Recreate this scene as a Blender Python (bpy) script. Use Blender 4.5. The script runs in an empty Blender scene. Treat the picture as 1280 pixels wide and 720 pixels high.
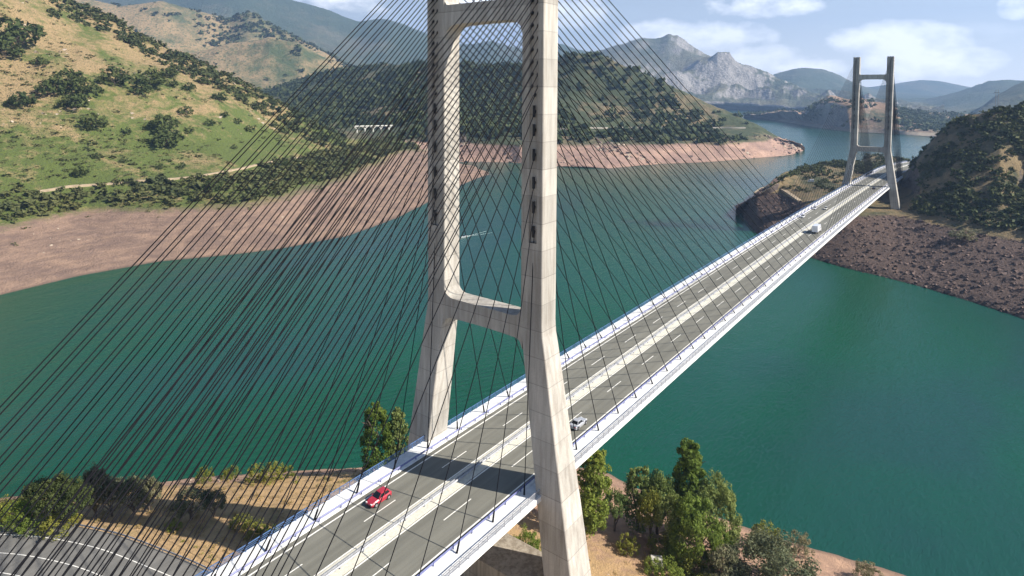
import bpy, math, random
import numpy as np
from mathutils import Vector, Matrix
random.seed(7); rng = np.random.default_rng(11)
scene = bpy.context.scene
COL = scene.collection

# ------------------------------------------------------------------ camera, world, sun, exposure
CAM = np.array([-84.631, -69.297, 65.811]); YAW, PITCH, ROLL, FPX = .6492, .0561, .0046, 789.43; PY = -202.14
fw = np.array([math.cos(YAW)*math.cos(PITCH), math.sin(YAW)*math.cos(PITCH), -math.sin(PITCH)])
rt = np.array([math.sin(YAW), -math.cos(YAW), 0.0]); up = np.cross(rt, fw)
rt, up = rt*math.cos(ROLL)+up*math.sin(ROLL), -rt*math.sin(ROLL)+up*math.cos(ROLL)
cd = bpy.data.cameras.new('camera'); cam = bpy.data.objects.new('camera', cd); COL.objects.link(cam)
cd.sensor_width = 36; cd.lens = 36*FPX/1280; cd.shift_y = PY/1280; cd.clip_start = .5; cd.clip_end = 60000
M = Matrix.Identity(4)
for i in range(3):
    M[i][0] = rt[i]; M[i][1] = up[i]; M[i][2] = -fw[i]; M[i][3] = CAM[i]
cam.matrix_world = M
scene.camera = cam
scene.view_settings.view_transform = 'Standard'; scene.view_settings.look = 'None'
scene.view_settings.exposure = 1.02; scene.view_settings.gamma = 1; scene.view_settings.use_curve_mapping = False
scene.render.resolution_x, scene.render.resolution_y = 1024, 576
scene.cycles.max_bounces = 6; scene.cycles.volume_bounces = 0; scene.cycles.transparent_max_bounces = 8

SUN = Vector((.48, -1.2, 1.0)).normalized()
sl = bpy.data.lights.new('sun', 'SUN'); sl.energy = 5.0; sl.angle = math.radians(.5); sl.color = (1, .93, .82)
so = bpy.data.objects.new('sun', sl); COL.objects.link(so)
so.rotation_euler = (-SUN).to_track_quat('-Z', 'Y').to_euler()

world = bpy.data.worlds.new('World'); scene.world = world; world.use_nodes = True
wn, wl = world.node_tree.nodes, world.node_tree.links; wn.clear()
def N(nodes, t, **k):
    n = nodes.new(t)
    for a, b in k.items():
        if a.startswith('i_'): n.inputs[a[2:].replace('_', ' ')].default_value = b
        else: setattr(n, a, b)
    return n
sky = N(wn, 'ShaderNodeTexSky', sky_type='NISHITA', sun_disc=False)
sky.sun_elevation = math.asin(SUN.z); sky.sun_rotation = math.atan2(SUN.x, SUN.y)
sky.air_density = 1.0; sky.dust_density = 1.5; sky.ozone_density = 1.6; sky.altitude = 1100
bg = N(wn, 'ShaderNodeBackground'); bg.inputs['Strength'].default_value = .05
wo = N(wn, 'ShaderNodeOutputWorld')
tc = N(wn, 'ShaderNodeTexCoord'); sep = N(wn, 'ShaderNodeSeparateXYZ'); wl.new(tc.outputs['Generated'], sep.inputs[0])
# clouds: noise stretched sideways near the horizon, thinning with height
mp = N(wn, 'ShaderNodeMapping'); mp.inputs['Scale'].default_value = (1.0, 1.0, 3.4); mp.inputs['Location'].default_value = (3.33, 1.75, .1)
wl.new(tc.outputs['Generated'], mp.inputs['Vector'])
nz = N(wn, 'ShaderNodeTexNoise'); nz.inputs['Scale'].default_value = 4.2; nz.inputs['Detail'].default_value = 9; nz.inputs['Roughness'].default_value = .52
wl.new(mp.outputs[0], nz.inputs['Vector'])
cr = N(wn, 'ShaderNodeValToRGB'); cr.color_ramp.elements[0].position = .52; cr.color_ramp.elements[1].position = .86
thin = N(wn, 'ShaderNodeMapRange'); thin.inputs['From Min'].default_value = .03; thin.inputs['From Max'].default_value = .35
thin.inputs['To Min'].default_value = 0; thin.inputs['To Max'].default_value = .12; wl.new(sep.outputs[2], thin.inputs['Value'])
sub = N(wn, 'ShaderNodeMath', operation='SUBTRACT'); wl.new(nz.outputs['Fac'], sub.inputs[0]); wl.new(thin.outputs[0], sub.inputs[1])
def wm(op, a, b=None, c=None):
    n = N(wn, 'ShaderNodeMath', operation=op)
    for i, q in enumerate((a, b, c)):
        if q is None: continue
        if isinstance(q, (int, float)): n.inputs[i].default_value = q
        else: wl.new(q, n.inputs[i])
    return n.outputs[0]
az = wm('ARCTAN2', sep.outputs[1], sep.outputs[0]); el = wm('ARCSINE', sep.outputs[2]); acc = None
def px_dir(u, v):
    d = fw+rt*((u-640)/FPX)-up*((v-360-PY)/FPX); d = d/np.linalg.norm(d); return math.atan2(d[1], d[0]), math.asin(d[2])
for (u, v, wu, wv) in [(862, 50, 120, 30), (930, 74, 110, 20), (1120, 52, 110, 26), (1160, 78, 110, 22), (950, 6, 95, 18), (400, -6, 90, 26), (440, 14, 60, 16), (720, 20, 60, 26), (600, 10, 70, 24), (1270, 8, 30, 14), (1010, 84, 70, 12)]:
    a0, e0 = px_dir(u, v); wa = abs(px_dir(u+wu, v)[0]-a0); we = wv/FPX
    m_ = wm('SUBTRACT', 1.0, wm('ADD', wm('POWER', wm('DIVIDE', wm('SUBTRACT', az, a0), wa), 2.0), wm('POWER', wm('ABSOLUTE', wm('DIVIDE', wm('SUBTRACT', el, e0), we)), 2.0)))
    m_ = wm('MAXIMUM', m_, 0.0); acc = m_ if acc is None else wm('MAXIMUM', acc, m_)
cd2 = N(wn, 'ShaderNodeTexNoise'); cd2.inputs['Scale'].default_value = 26; cd2.inputs['Detail'].default_value = 8; cd2.inputs['Roughness'].default_value = .6
mp2 = N(wn, 'ShaderNodeMapping'); mp2.inputs['Scale'].default_value = (1, 1, 1.8); wl.new(tc.outputs['Generated'], mp2.inputs['Vector']); wl.new(mp2.outputs[0], cd2.inputs['Vector'])
bank = wm('ADD', wm('MULTIPLY', wm('POWER', acc, .5), .42), wm('MULTIPLY', wm('SUBTRACT', cd2.outputs['Fac'], .5), .75))
wl.new(wm('ADD', wm('MULTIPLY', wm('SUBTRACT', sub.outputs[0], .03), 1.0), wm('MAXIMUM', wm('SUBTRACT', bank, .12), 0)), cr.inputs[0])
mx = N(wn, 'ShaderNodeMix', data_type='RGBA'); wl.new(cr.outputs[0], mx.inputs[0])
# thin veil of bright haze over the whole lower sky
mr = N(wn, 'ShaderNodeMapRange'); mr.inputs['From Min'].default_value = 0; mr.inputs['From Max'].default_value = .2
mr.inputs['To Min'].default_value = .9; mr.inputs['To Max'].default_value = .0
wl.new(sep.outputs[2], mr.inputs['Value'])
veil = N(wn, 'ShaderNodeMix', data_type='RGBA'); veil.inputs[7].default_value = (18.8, 19.0, 19.6, 1)
wl.new(mr.outputs[0], veil.inputs[0]); wl.new(sky.outputs[0], veil.inputs[6])
wl.new(veil.outputs[2], mx.inputs[6]); mx.inputs[7].default_value = (25.5, 25, 25, 1)
wl.new(mx.outputs[2], bg.inputs['Color']); wl.new(bg.outputs[0], wo.inputs[0])

# ------------------------------------------------------------------ projection helpers (photo point + distance -> place)
def ray(U, V): return fw + rt*((U-640)/FPX) - up*((V-360-PY)/FPX)
def at_z(U, V, z):
    d = ray(U, V); return CAM + d*((z-CAM[2])/d[2])
def at_d(U, V, d): return CAM + ray(U, V)*d
def proj(p):
    d = np.asarray(p, float)-CAM; t = d@fw
    return 640+FPX*(d@rt)/t, 360+PY-FPX*(d@up)/t

# ------------------------------------------------------------------ object helpers
def link(o, parent=None):
    COL.objects.link(o)
    if parent is not None: o.parent = parent
    return o
def tag(o, label=None, cat=None, group=None, kind=None):
    if label: o['label'] = label
    if cat: o['category'] = cat
    if group: o['group'] = group
    if kind: o['kind'] = kind
    return o
def empty(name, loc=(0, 0, 0), rz=0, parent=None):
    o = bpy.data.objects.new(name, None); o.location = loc; o.rotation_euler = (0, 0, rz); o.empty_display_size = 1
    return link(o, parent)
def fast_mesh(name, v, f, smooth=False):
    """v (n,3), f (m,k) all faces same size"""
    v = np.asarray(v, np.float32); f = np.asarray(f, np.int32); m = bpy.data.meshes.new(name)
    m.vertices.add(len(v)); m.vertices.foreach_set('co', v.ravel())
    m.loops.add(f.size); m.loops.foreach_set('vertex_index', f.ravel())
    m.polygons.add(len(f)); k = f.shape[1]
    m.polygons.foreach_set('loop_start', np.arange(0, f.size, k, dtype=np.int32))
    m.polygons.foreach_set('loop_total', np.full(len(f), k, np.int32))
    m.polygons.foreach_set('use_smooth', np.full(len(f), smooth, bool))
    m.update(calc_edges=True)
    return m
class MB:
    def __init__(s): s.v = []; s.f = []; s.m = []
    def add(s, v, f, mi=0):
        o = len(s.v); s.v += [tuple(map(float, p)) for p in v]; s.f += [tuple(i+o for i in q) for q in f]; s.m += [mi]*len(f); return s
    def box(s, a, b, mi=0):
        x0, y0, z0 = a; x1, y1, z1 = b
        return s.add([(x0,y0,z0),(x1,y0,z0),(x1,y1,z0),(x0,y1,z0),(x0,y0,z1),(x1,y0,z1),(x1,y1,z1),(x0,y1,z1)],
                     [(0,3,2,1),(4,5,6,7),(0,1,5,4),(1,2,6,5),(2,3,7,6),(3,0,4,7)], mi)
    def tube(s, pts, rad, n=6, mi=0, cap=True):
        pts = [Vector(p) for p in pts]; rad = rad if hasattr(rad, '__len__') else [rad]*len(pts)
        V, F = [], []
        for i, p in enumerate(pts):
            t = (pts[min(i+1, len(pts)-1)]-pts[max(i-1, 0)]).normalized()
            a = t.cross(Vector((0, 0, 1)) if abs(t.z) < .9 else Vector((1, 0, 0))).normalized(); b = t.cross(a)
            for k in range(n):
                w = 2*math.pi*k/n; V.append(p+(a*math.cos(w)+b*math.sin(w))*rad[i])
        for i in range(len(pts)-1):
            for k in range(n):
                F.append((i*n+k, i*n+(k+1) % n, (i+1)*n+(k+1) % n, (i+1)*n+k))
        if cap: F.append(tuple(range(n))[::-1]); F.append(tuple((len(pts)-1)*n+k for k in range(n)))
        return s.add(V, F, mi)
    def sweep(s, prof, xs, zf, yf=None, mi=0, cap=True):
        """closed polygon prof [(y,z)] carried along x"""
        n = len(prof); V, F = [], []
        for x in xs:
            for (y, z) in prof: V.append((x, y+(yf(x) if yf else 0), z+zf(x)))
        for i in range(len(xs)-1):
            for k in range(n): F.append((i*n+k, (i+1)*n+k, (i+1)*n+(k+1) % n, i*n+(k+1) % n))
        if cap: F.append(tuple(range(n))); F.append(tuple((len(xs)-1)*n+k for k in range(n))[::-1])
        return s.add(V, F, mi)
    def mesh(s, name, mats, smooth=False):
        m = bpy.data.meshes.new(name); m.from_pydata(s.v, [], s.f)
        for q in (mats if isinstance(mats, (list, tuple)) else [mats]): m.materials.append(q)
        if len(m.materials) > 1: m.polygons.foreach_set('material_index', s.m)
        if smooth: m.polygons.foreach_set('use_smooth', [True]*len(s.f))
        m.update(); return m
    def build(s, name, mats, parent=None, smooth=False, loc=None):
        o = bpy.data.objects.new(name, s.mesh(name, mats, smooth))
        if loc is not None: o.location = loc
        return link(o, parent)
def copy_tree(o, parent=None):
    c = o.copy(); COL.objects.link(c); c.parent = parent
    for ch in [q for q in KIDS.get(o.name, [])]: copy_tree(ch, c)
    return c
KIDS = {}
def note(root):
    """remember the children of a thing for copy_tree"""
    for ch in root.children: KIDS.setdefault(root.name, []).append(ch); note(ch)

# ------------------------------------------------------------------ numpy noise
_T = rng.random((256, 256)).astype(np.float32)
def vnoise(x, y):
    xi = np.floor(x).astype(int); yi = np.floor(y).astype(int); fx = x-xi; fy = y-yi
    fx = fx*fx*(3-2*fx); fy = fy*fy*(3-2*fy)
    g = lambda a, b: _T[a % 256, b % 256]
    return (g(xi, yi)*(1-fx)+g(xi+1, yi)*fx)*(1-fy)+(g(xi, yi+1)*(1-fx)+g(xi+1, yi+1)*fx)*fy
def fbm(x, y, sc, octv=5, ridge=False, gain=.5):
    s = 0; a = 1; t = 0; x = x/sc; y = y/sc
    for k in range(octv):
        n = vnoise(x+17.3*k, y-9.1*k)*2-1
        if ridge: n = 1-2*np.abs(n)
        s = s+n*a; t += a; a *= gain; x, y = x*2.03*.8-y*2.03*.6, x*2.03*.6+y*2.03*.8
    return s/t

# ------------------------------------------------------------------ materials
def newmat(name):
    m = bpy.data.materials.new(name); m.use_nodes = True; nt = m.node_tree
    return m, nt.nodes, nt.links, nt.nodes['Principled BSDF']
def ramp(nodes, links, src, stops):
    r = nodes.new('ShaderNodeValToRGB'); e = r.color_ramp.elements
    while len(e) < len(stops): e.new(.5)
    for i, (p, c) in enumerate(stops): e[i].position = p; e[i].color = (*c, 1) if len(c) == 3 else c
    links.new(src, r.inputs[0]); return r.outputs[0]
def noise(nodes, links, vec, scale, detail=6, rough=.55, dist=0):
    n = nodes.new('ShaderNodeTexNoise'); n.inputs['Scale'].default_value = scale; n.inputs['Detail'].default_value = detail
    n.inputs['Roughness'].default_value = rough; n.inputs['Distortion'].default_value = dist
    if vec is not None: links.new(vec, n.inputs['Vector'])
    return n.outputs['Fac']
def mixc(nodes, links, f, a, b, bt='MIX'):
    m = nodes.new('ShaderNodeMix'); m.data_type = 'RGBA'; m.blend_type = bt
    for s, q in ((0, f), (6, a), (7, b)):
        if isinstance(q, (tuple, list)): m.inputs[s].default_value = (*q, 1)
        elif isinstance(q, (int, float)): m.inputs[s].default_value = q
        else: links.new(q, m.inputs[s])
    return m.outputs[2]
def mathn(nodes, links, op, a, b=None, clamp=False):
    m = nodes.new('ShaderNodeMath'); m.operation = op; m.use_clamp = clamp
    for i, q in enumerate((a, b)):
        if q is None: continue
        if isinstance(q, (int, float)): m.inputs[i].default_value = q
        else: links.new(q, m.inputs[i])
    return m.outputs[0]
def bump(nodes, links, h, strength, dist, bsdf):
    b = nodes.new('ShaderNodeBump'); b.inputs['Strength'].default_value = strength; b.inputs['Distance'].default_value = dist
    links.new(h, b.inputs['Height']); links.new(b.outputs[0], bsdf.inputs['Normal']); return b
def geo(nodes): return nodes.new('ShaderNodeNewGeometry').outputs['Position']
def mapped(nodes, links, src, scale):
    m = nodes.new('ShaderNodeMapping'); m.inputs['Scale'].default_value = scale; links.new(src, m.inputs['Vector']); return m.outputs[0]

def simple(name, c, rough=.6, metal=0, var=.12, scale=3, coat=0):
    m, n, l, b = newmat(name); p = n.new('ShaderNodeTexCoord').outputs['Object']
    f = noise(n, l, p, scale, 5)
    lo = tuple(x*(1-var) for x in c); hi = tuple(min(1, x*(1+var)) for x in c)
    l.new(ramp(n, l, f, [(.3, lo), (.7, hi)]), b.inputs['Base Color'])
    b.inputs['Roughness'].default_value = rough; b.inputs['Metallic'].default_value = metal; b.inputs['Coat Weight'].default_value = coat
    return m
def concrete(name, c, stain=.5):
    m, n, l, b = newmat(name); p = geo(n)
    big = noise(n, l, mapped(n, l, p, (1, 1, .25)), .35, 7, .6)
    streak = noise(n, l, mapped(n, l, p, (1.5, 1.5, .10)), 1.0, 6, .6)
    fine = noise(n, l, p, 6, 6, .6)
    col = ramp(n, l, big, [(.3, tuple(x*.78 for x in c)), (.7, tuple(x*1.12 for x in c))])
    st = ramp(n, l, streak, [(.38, (.55, .50, .46)), (.58, (1, 1, 1))])
    col = mixc(n, l, stain, col, mixc(n, l, 1.0, col, st, 'MULTIPLY'))
    fi = ramp(n, l, fine, [(.3, (.88, .88, .88)), (.7, (1.08, 1.08, 1.08))])
    col = mixc(n, l, 1.0, col, fi, 'MULTIPLY')
    # pour lifts every 4.4 m
    s = n.new('ShaderNodeSeparateXYZ'); l.new(p, s.inputs[0])
    fr = mathn(n, l, 'FRACT', mathn(n, l, 'DIVIDE', mathn(n, l, 'ADD', s.outputs[2], 400), 4.4))
    ln = mathn(n, l, 'LESS_THAN', fr, .03)
    col = mixc(n, l, mathn(n, l, 'MULTIPLY', ln, .6), col, tuple(x*.45 for x in c))
    lift = n.new('ShaderNodeTexWhiteNoise'); lift.noise_dimensions = '1D'
    l.new(mathn(n, l, 'FLOOR', mathn(n, l, 'DIVIDE', mathn(n, l, 'ADD', s.outputs[2], 400), 4.4)), lift.inputs['W'])
    lr = ramp(n, l, lift.outputs[0], [(0, (.80, .80, .80)), (1, (1.08, 1.08, 1.08))])
    col = mixc(n, l, 1.0, col, lr, 'MULTIPLY')
    l.new(col, b.inputs['Base Color']); b.inputs['Roughness'].default_value = .85
    bump(n, l, mathn(n, l, 'ADD', streak, fine), .25, .05, b)
    return m
M_CONC = concrete('pylon_concrete', (.51, .485, .44), .5)
M_CONC2 = concrete('plinth_concrete', (.36, .32, .26), .8)
M_WHITE = concrete('deck_edge_paint', (.80, .80, .79), .12)
M_CABLE = simple('cable_sheath', (.012, .012, .015), .7, 0, .2, .5)
M_CABLE.node_tree.nodes['Principled BSDF'].inputs['Specular IOR Level'].default_value = .06
M_SOCK = simple('socket_steel', (.02, .02, .022), .7)
M_BLUE = simple('railing_blue_paint', (.15, .165, .33), .45, 0, .2, 2)
M_BLUE2 = simple('parapet_blue_paint', (.07, .14, .30), .45, 0, .2, 2)
M_GALV = simple('galvanised_steel', (.34, .35, .38), .6, .2, .2, 2)
M_LINE = simple('road_paint', (.80, .78, .72), .6, 0, .12, 2.5)
M_JOINT = simple('joint_rubber', (.03, .03, .03), .8)

def asphalt(name, c):
    m, n, l, b = newmat(name); p = geo(n)
    tracks = noise(n, l, mapped(n, l, p, (.02, .9, 1)), 1, 4, .5)
    pat = noise(n, l, p, .12, 5); fine = noise(n, l, p, 22, 3, .7)
    col = ramp(n, l, tracks, [(.35, tuple(x*.86 for x in c)), (.65, tuple(x*1.12 for x in c))])
    col = mixc(n, l, 1.0, col, ramp(n, l, pat, [(.3, (.88, .88, .86)), (.7, (1.08, 1.07, 1.04))]), 'MULTIPLY')
    col = mixc(n, l, 1.0, col, ramp(n, l, fine, [(.25, (.8, .8, .8)), (.75, (1.2, 1.2, 1.2))]), 'MULTIPLY')
    l.new(col, b.inputs['Base Color']); b.inputs['Roughness'].default_value = .9
    bump(n, l, fine, .3, .01, b); return m
M_ROAD = asphalt('deck_asphalt', (.165, .162, .140))
M_ROAD2 = asphalt('old_asphalt', (.165, .16, .152))
M_MEDIAN = simple('median_concrete', (.58, .56, .48), .8, 0, .15, 2)

def leafmat(name, a, b_, trans=.25):
    m, n, l, b = newmat(name); p = geo(n)
    f = noise(n, l, p, 1.1, 3, .6)
    oi = n.new('ShaderNodeObjectInfo')
    col = ramp(n, l, f, [(.36, a), (.64, b_)])
    fb = noise(n, l, p, .035, 4, .6)
    col = mixc(n, l, 1.0, col, ramp(n, l, fb, [(.35, (.72, .80, .80)), (.65, (1.35, 1.22, 1.1))]), 'MULTIPLY')
    hv = ramp(n, l, oi.outputs['Random'], [(0, (.8, .86, .8)), (1, (1.2, 1.12, 1.1))])
    col = mixc(n, l, 1.0, col, hv, 'MULTIPLY')
    l.new(col, b.inputs['Base Color']); b.inputs['Roughness'].default_value = .75; b.inputs['Specular IOR Level'].default_value = .2
    t = n.new('ShaderNodeBsdfTranslucent'); l.new(col, t.inputs[0])
    mxs = n.new('ShaderNodeMixShader'); mxs.inputs[0].default_value = trans
    l.new(b.outputs[0], mxs.inputs[1]); l.new(t.outputs[0], mxs.inputs[2])
    l.new(mxs.outputs[0], n['Material Output'].inputs[0]); return m
M_POPLAR = leafmat('poplar_leaves', (.12, .18, .035), (.25, .32, .07), .45)
M_WILLOW = leafmat('willow_leaves', (.12, .175, .055), (.25, .31, .115), .45)
M_OAK = leafmat('oak_leaves', (.045, .065, .022), (.11, .14, .05))
M_SILVER = leafmat('grey_green_leaves', (.115, .125, .07), (.25, .25, .16), .3)
M_YELLOW = leafmat('yellow_green_leaves', (.13, .16, .03), (.26, .27, .06), .3)
M_FOREST = leafmat('far_forest_leaves', (.030, .046, .018), (.075, .10, .036), .15)
M_SCRUB = leafmat('scrub_leaves', (.035, .05, .02), (.12, .13, .05), .15)
M_BARK = simple('bark', (.13, .10, .075), .9, 0, .3, 6)

# terrain: bands by height (bare drawdown shore below), patches and slope above
def terrain_mat(name, shore, grass, dry, rock, top=-22., edge=3., patch=.01, fine=.12, greenness=.5, rockslope=.62, rel=1., dist=1.5, shrub=None, zg=None):
    m, n, l, b = newmat(name); g = n.new('ShaderNodeNewGeometry'); p = g.outputs['Position']
    s = n.new('ShaderNodeSeparateXYZ'); l.new(p, s.inputs[0])
    sn = n.new('ShaderNodeSeparateXYZ'); l.new(g.outputs['Normal'], sn.inputs[0])
    n1 = noise(n, l, p, patch, 8, .6, .4); n2 = noise(n, l, p, fine, 8, .65); n3 = noise(n, l, p, fine*7, 5, .65)
    gs = greenness; zterm = 0.0
    if zg:
        mz = n.new('ShaderNodeMapRange'); mz.inputs['From Min'].default_value = zg[0]; mz.inputs['From Max'].default_value = zg[1]; mz.inputs['To Min'].default_value = -zg[2]; mz.inputs['To Max'].default_value = zg[2]*.6
        l.new(s.outputs[2], mz.inputs['Value']); zterm = mz.outputs[0]
    base = ramp(n, l, mathn(n, l, 'ADD', zterm, mathn(n, l, 'ADD', mathn(n, l, 'MULTIPLY', n1, .6), mathn(n, l, 'MULTIPLY', n2, .4))),
                [(gs-.06, grass), (gs+.0, tuple((x+y)/2 for x, y in zip(grass, dry))), (gs+.06, dry)])
    if shrub:
        base = mixc(n, l, ramp(n, l, n3, [(.52, (0, 0, 0)), (.60, (1, 1, 1))]), base, shrub)
    base = mixc(n, l, 1.0, base, ramp(n, l, n3, [(.25, (.68, .68, .68)), (.75, (1.3, 1.3, 1.3))]), 'MULTIPLY')
    n4 = noise(n, l, p, fine*34, 3, .6)
    base = mixc(n, l, 1.0, base, ramp(n, l, n4, [(.3, (.74, .76, .70)), (.7, (1.24, 1.22, 1.2))]), 'MULTIPLY')
    # rock where steep
    sl = mathn(n, l, 'ADD', sn.outputs[2], mathn(n, l, 'MULTIPLY', mathn(n, l, 'SUBTRACT', n2, .5), .5))
    rk = ramp(n, l, mathn(n, l, 'ADD', mathn(n, l, 'MULTIPLY', n3, .5), mathn(n, l, 'MULTIPLY', n2, .5)), [(.38, tuple(x*.45 for x in rock)), (.6, tuple(x*1.3 for x in rock))])
    base = mixc(n, l, ramp(n, l, sl, [(rockslope-.05, (1, 1, 1)), (rockslope+.05, (0, 0, 0))]), base, rk)
    # drawdown band with water-level terraces
    zz = mathn(n, l, 'ADD', s.outputs[2], mathn(n, l, 'MULTIPLY', mathn(n, l, 'SUBTRACT', n2, .5), edge*3))
    terr = n.new('ShaderNodeTexNoise'); terr.noise_dimensions = '1D'; terr.inputs['Scale'].default_value = 1.3; terr.inputs['Detail'].default_value = 4
    l.new(mathn(n, l, 'ADD', s.outputs[2], mathn(n, l, 'MULTIPLY', n1, 6)), terr.inputs['W'])
    sh = ramp(n, l, terr.outputs['Fac'], [(.38, tuple(x*.88 for x in shore)), (.5, shore), (.6, tuple(x*1.12 for x in shore))])
    sh = mixc(n, l, 1.0, sh, ramp(n, l, n2, [(.3, (.82, .80, .80)), (.7, (1.15, 1.15, 1.15))]), 'MULTIPLY')
    sh = mixc(n, l, .4, sh, ramp(n, l, n3, [(.3, tuple(x*.75 for x in shore)), (.7, tuple(x*1.2 for x in shore))]))
    sh = mixc(n, l, 1.0, sh, ramp(n, l, noise(n, l, mapped(n, l, p, (1, 1, 4)), patch*3, 6, .65, .8), [(.36, (.76, .74, .76)), (.64, (1.22, 1.18, 1.10))]), 'MULTIPLY')
    mrn = n.new('ShaderNodeMapRange'); mrn.inputs['From Min'].default_value = top-edge*.5; mrn.inputs['From Max'].default_value = top+edge*.5
    l.new(zz, mrn.inputs['Value'])
    col = mixc(n, l, mrn.outputs[0], sh, base)
    # wet rim at the water line
    wr = n.new('ShaderNodeMapRange'); wr.inputs['From Min'].default_value = -39.9; wr.inputs['From Max'].default_value = -39.2
    l.new(s.outputs[2], wr.inputs['Value'])
    col = mixc(n, l, wr.outputs[0], tuple(x*.5 for x in shore), col)
    l.new(col, b.inputs['Base Color']); b.inputs['Roughness'].default_value = .95
    bump(n, l, mathn(n, l, 'ADD', n2, mathn(n, l, 'MULTIPLY', n3, .5)), rel, dist, b)
    return m
MT_LEFT = terrain_mat('left_slope_ground', (.27, .185, .14), (.105, .14, .025), (.38, .265, .14), (.24, .20, .16), top=-23, patch=.016, fine=.13, greenness=.50, rockslope=.55, dist=2.5, shrub=(.045, .055, .018), zg=(10, 90, .06))
MT_ISL = terrain_mat('forest_hill_ground', (.36, .24, .19), (.05, .065, .026), (.22, .165, .095), (.3, .24, .19), top=-17, patch=.006, fine=.045, greenness=.55, rockslope=.5, dist=4)
MT_TAN = terrain_mat('tan_hill_ground', (.3, .24, .18), (.06, .085, .035), (.33, .235, .13), (.4, .36, .3), top=-30, patch=.0022, fine=.014, greenness=.47, rockslope=.45, dist=10, shrub=(.06, .08, .035))
MT_FAR = terrain_mat('far_mountain_ground', (.3, .26, .2), (.05, .075, .045), (.12, .12, .08), (.24, .23, .22), top=-34, patch=.0014, fine=.008, greenness=.54, rockslope=.70, dist=30)
MT_MASSIF = terrain_mat('massif_ground', (.3, .26, .2), (.06, .08, .05), (.17, .16, .115), (.33, .31, .295), top=-30, patch=.0016, fine=.010, greenness=.52, rockslope=.86, dist=30)
MT_ROCKI = terrain_mat('rock_island_ground', (.33, .28, .22), (.06, .08, .04), (.32, .21, .15), (.30, .27, .25), top=-32, patch=.006, fine=.03, greenness=.46, rockslope=.78, dist=6)
MT_RIGHT = terrain_mat('right_slope_ground', (.092, .062, .052), (.045, .055, .022), (.20, .145, .075), (.15, .115, .10), top=-18.7, edge=1.2, patch=.03, fine=.12, greenness=.48, rockslope=.45, dist=1.6)
MT_BANK = terrain_mat('near_bank_ground', (.42, .27, .19), (.15, .14, .05), (.44, .29, .15), (.3, .24, .18), top=-30, edge=2, patch=.05, fine=.5, greenness=.43, rockslope=.3, dist=.5)

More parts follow.
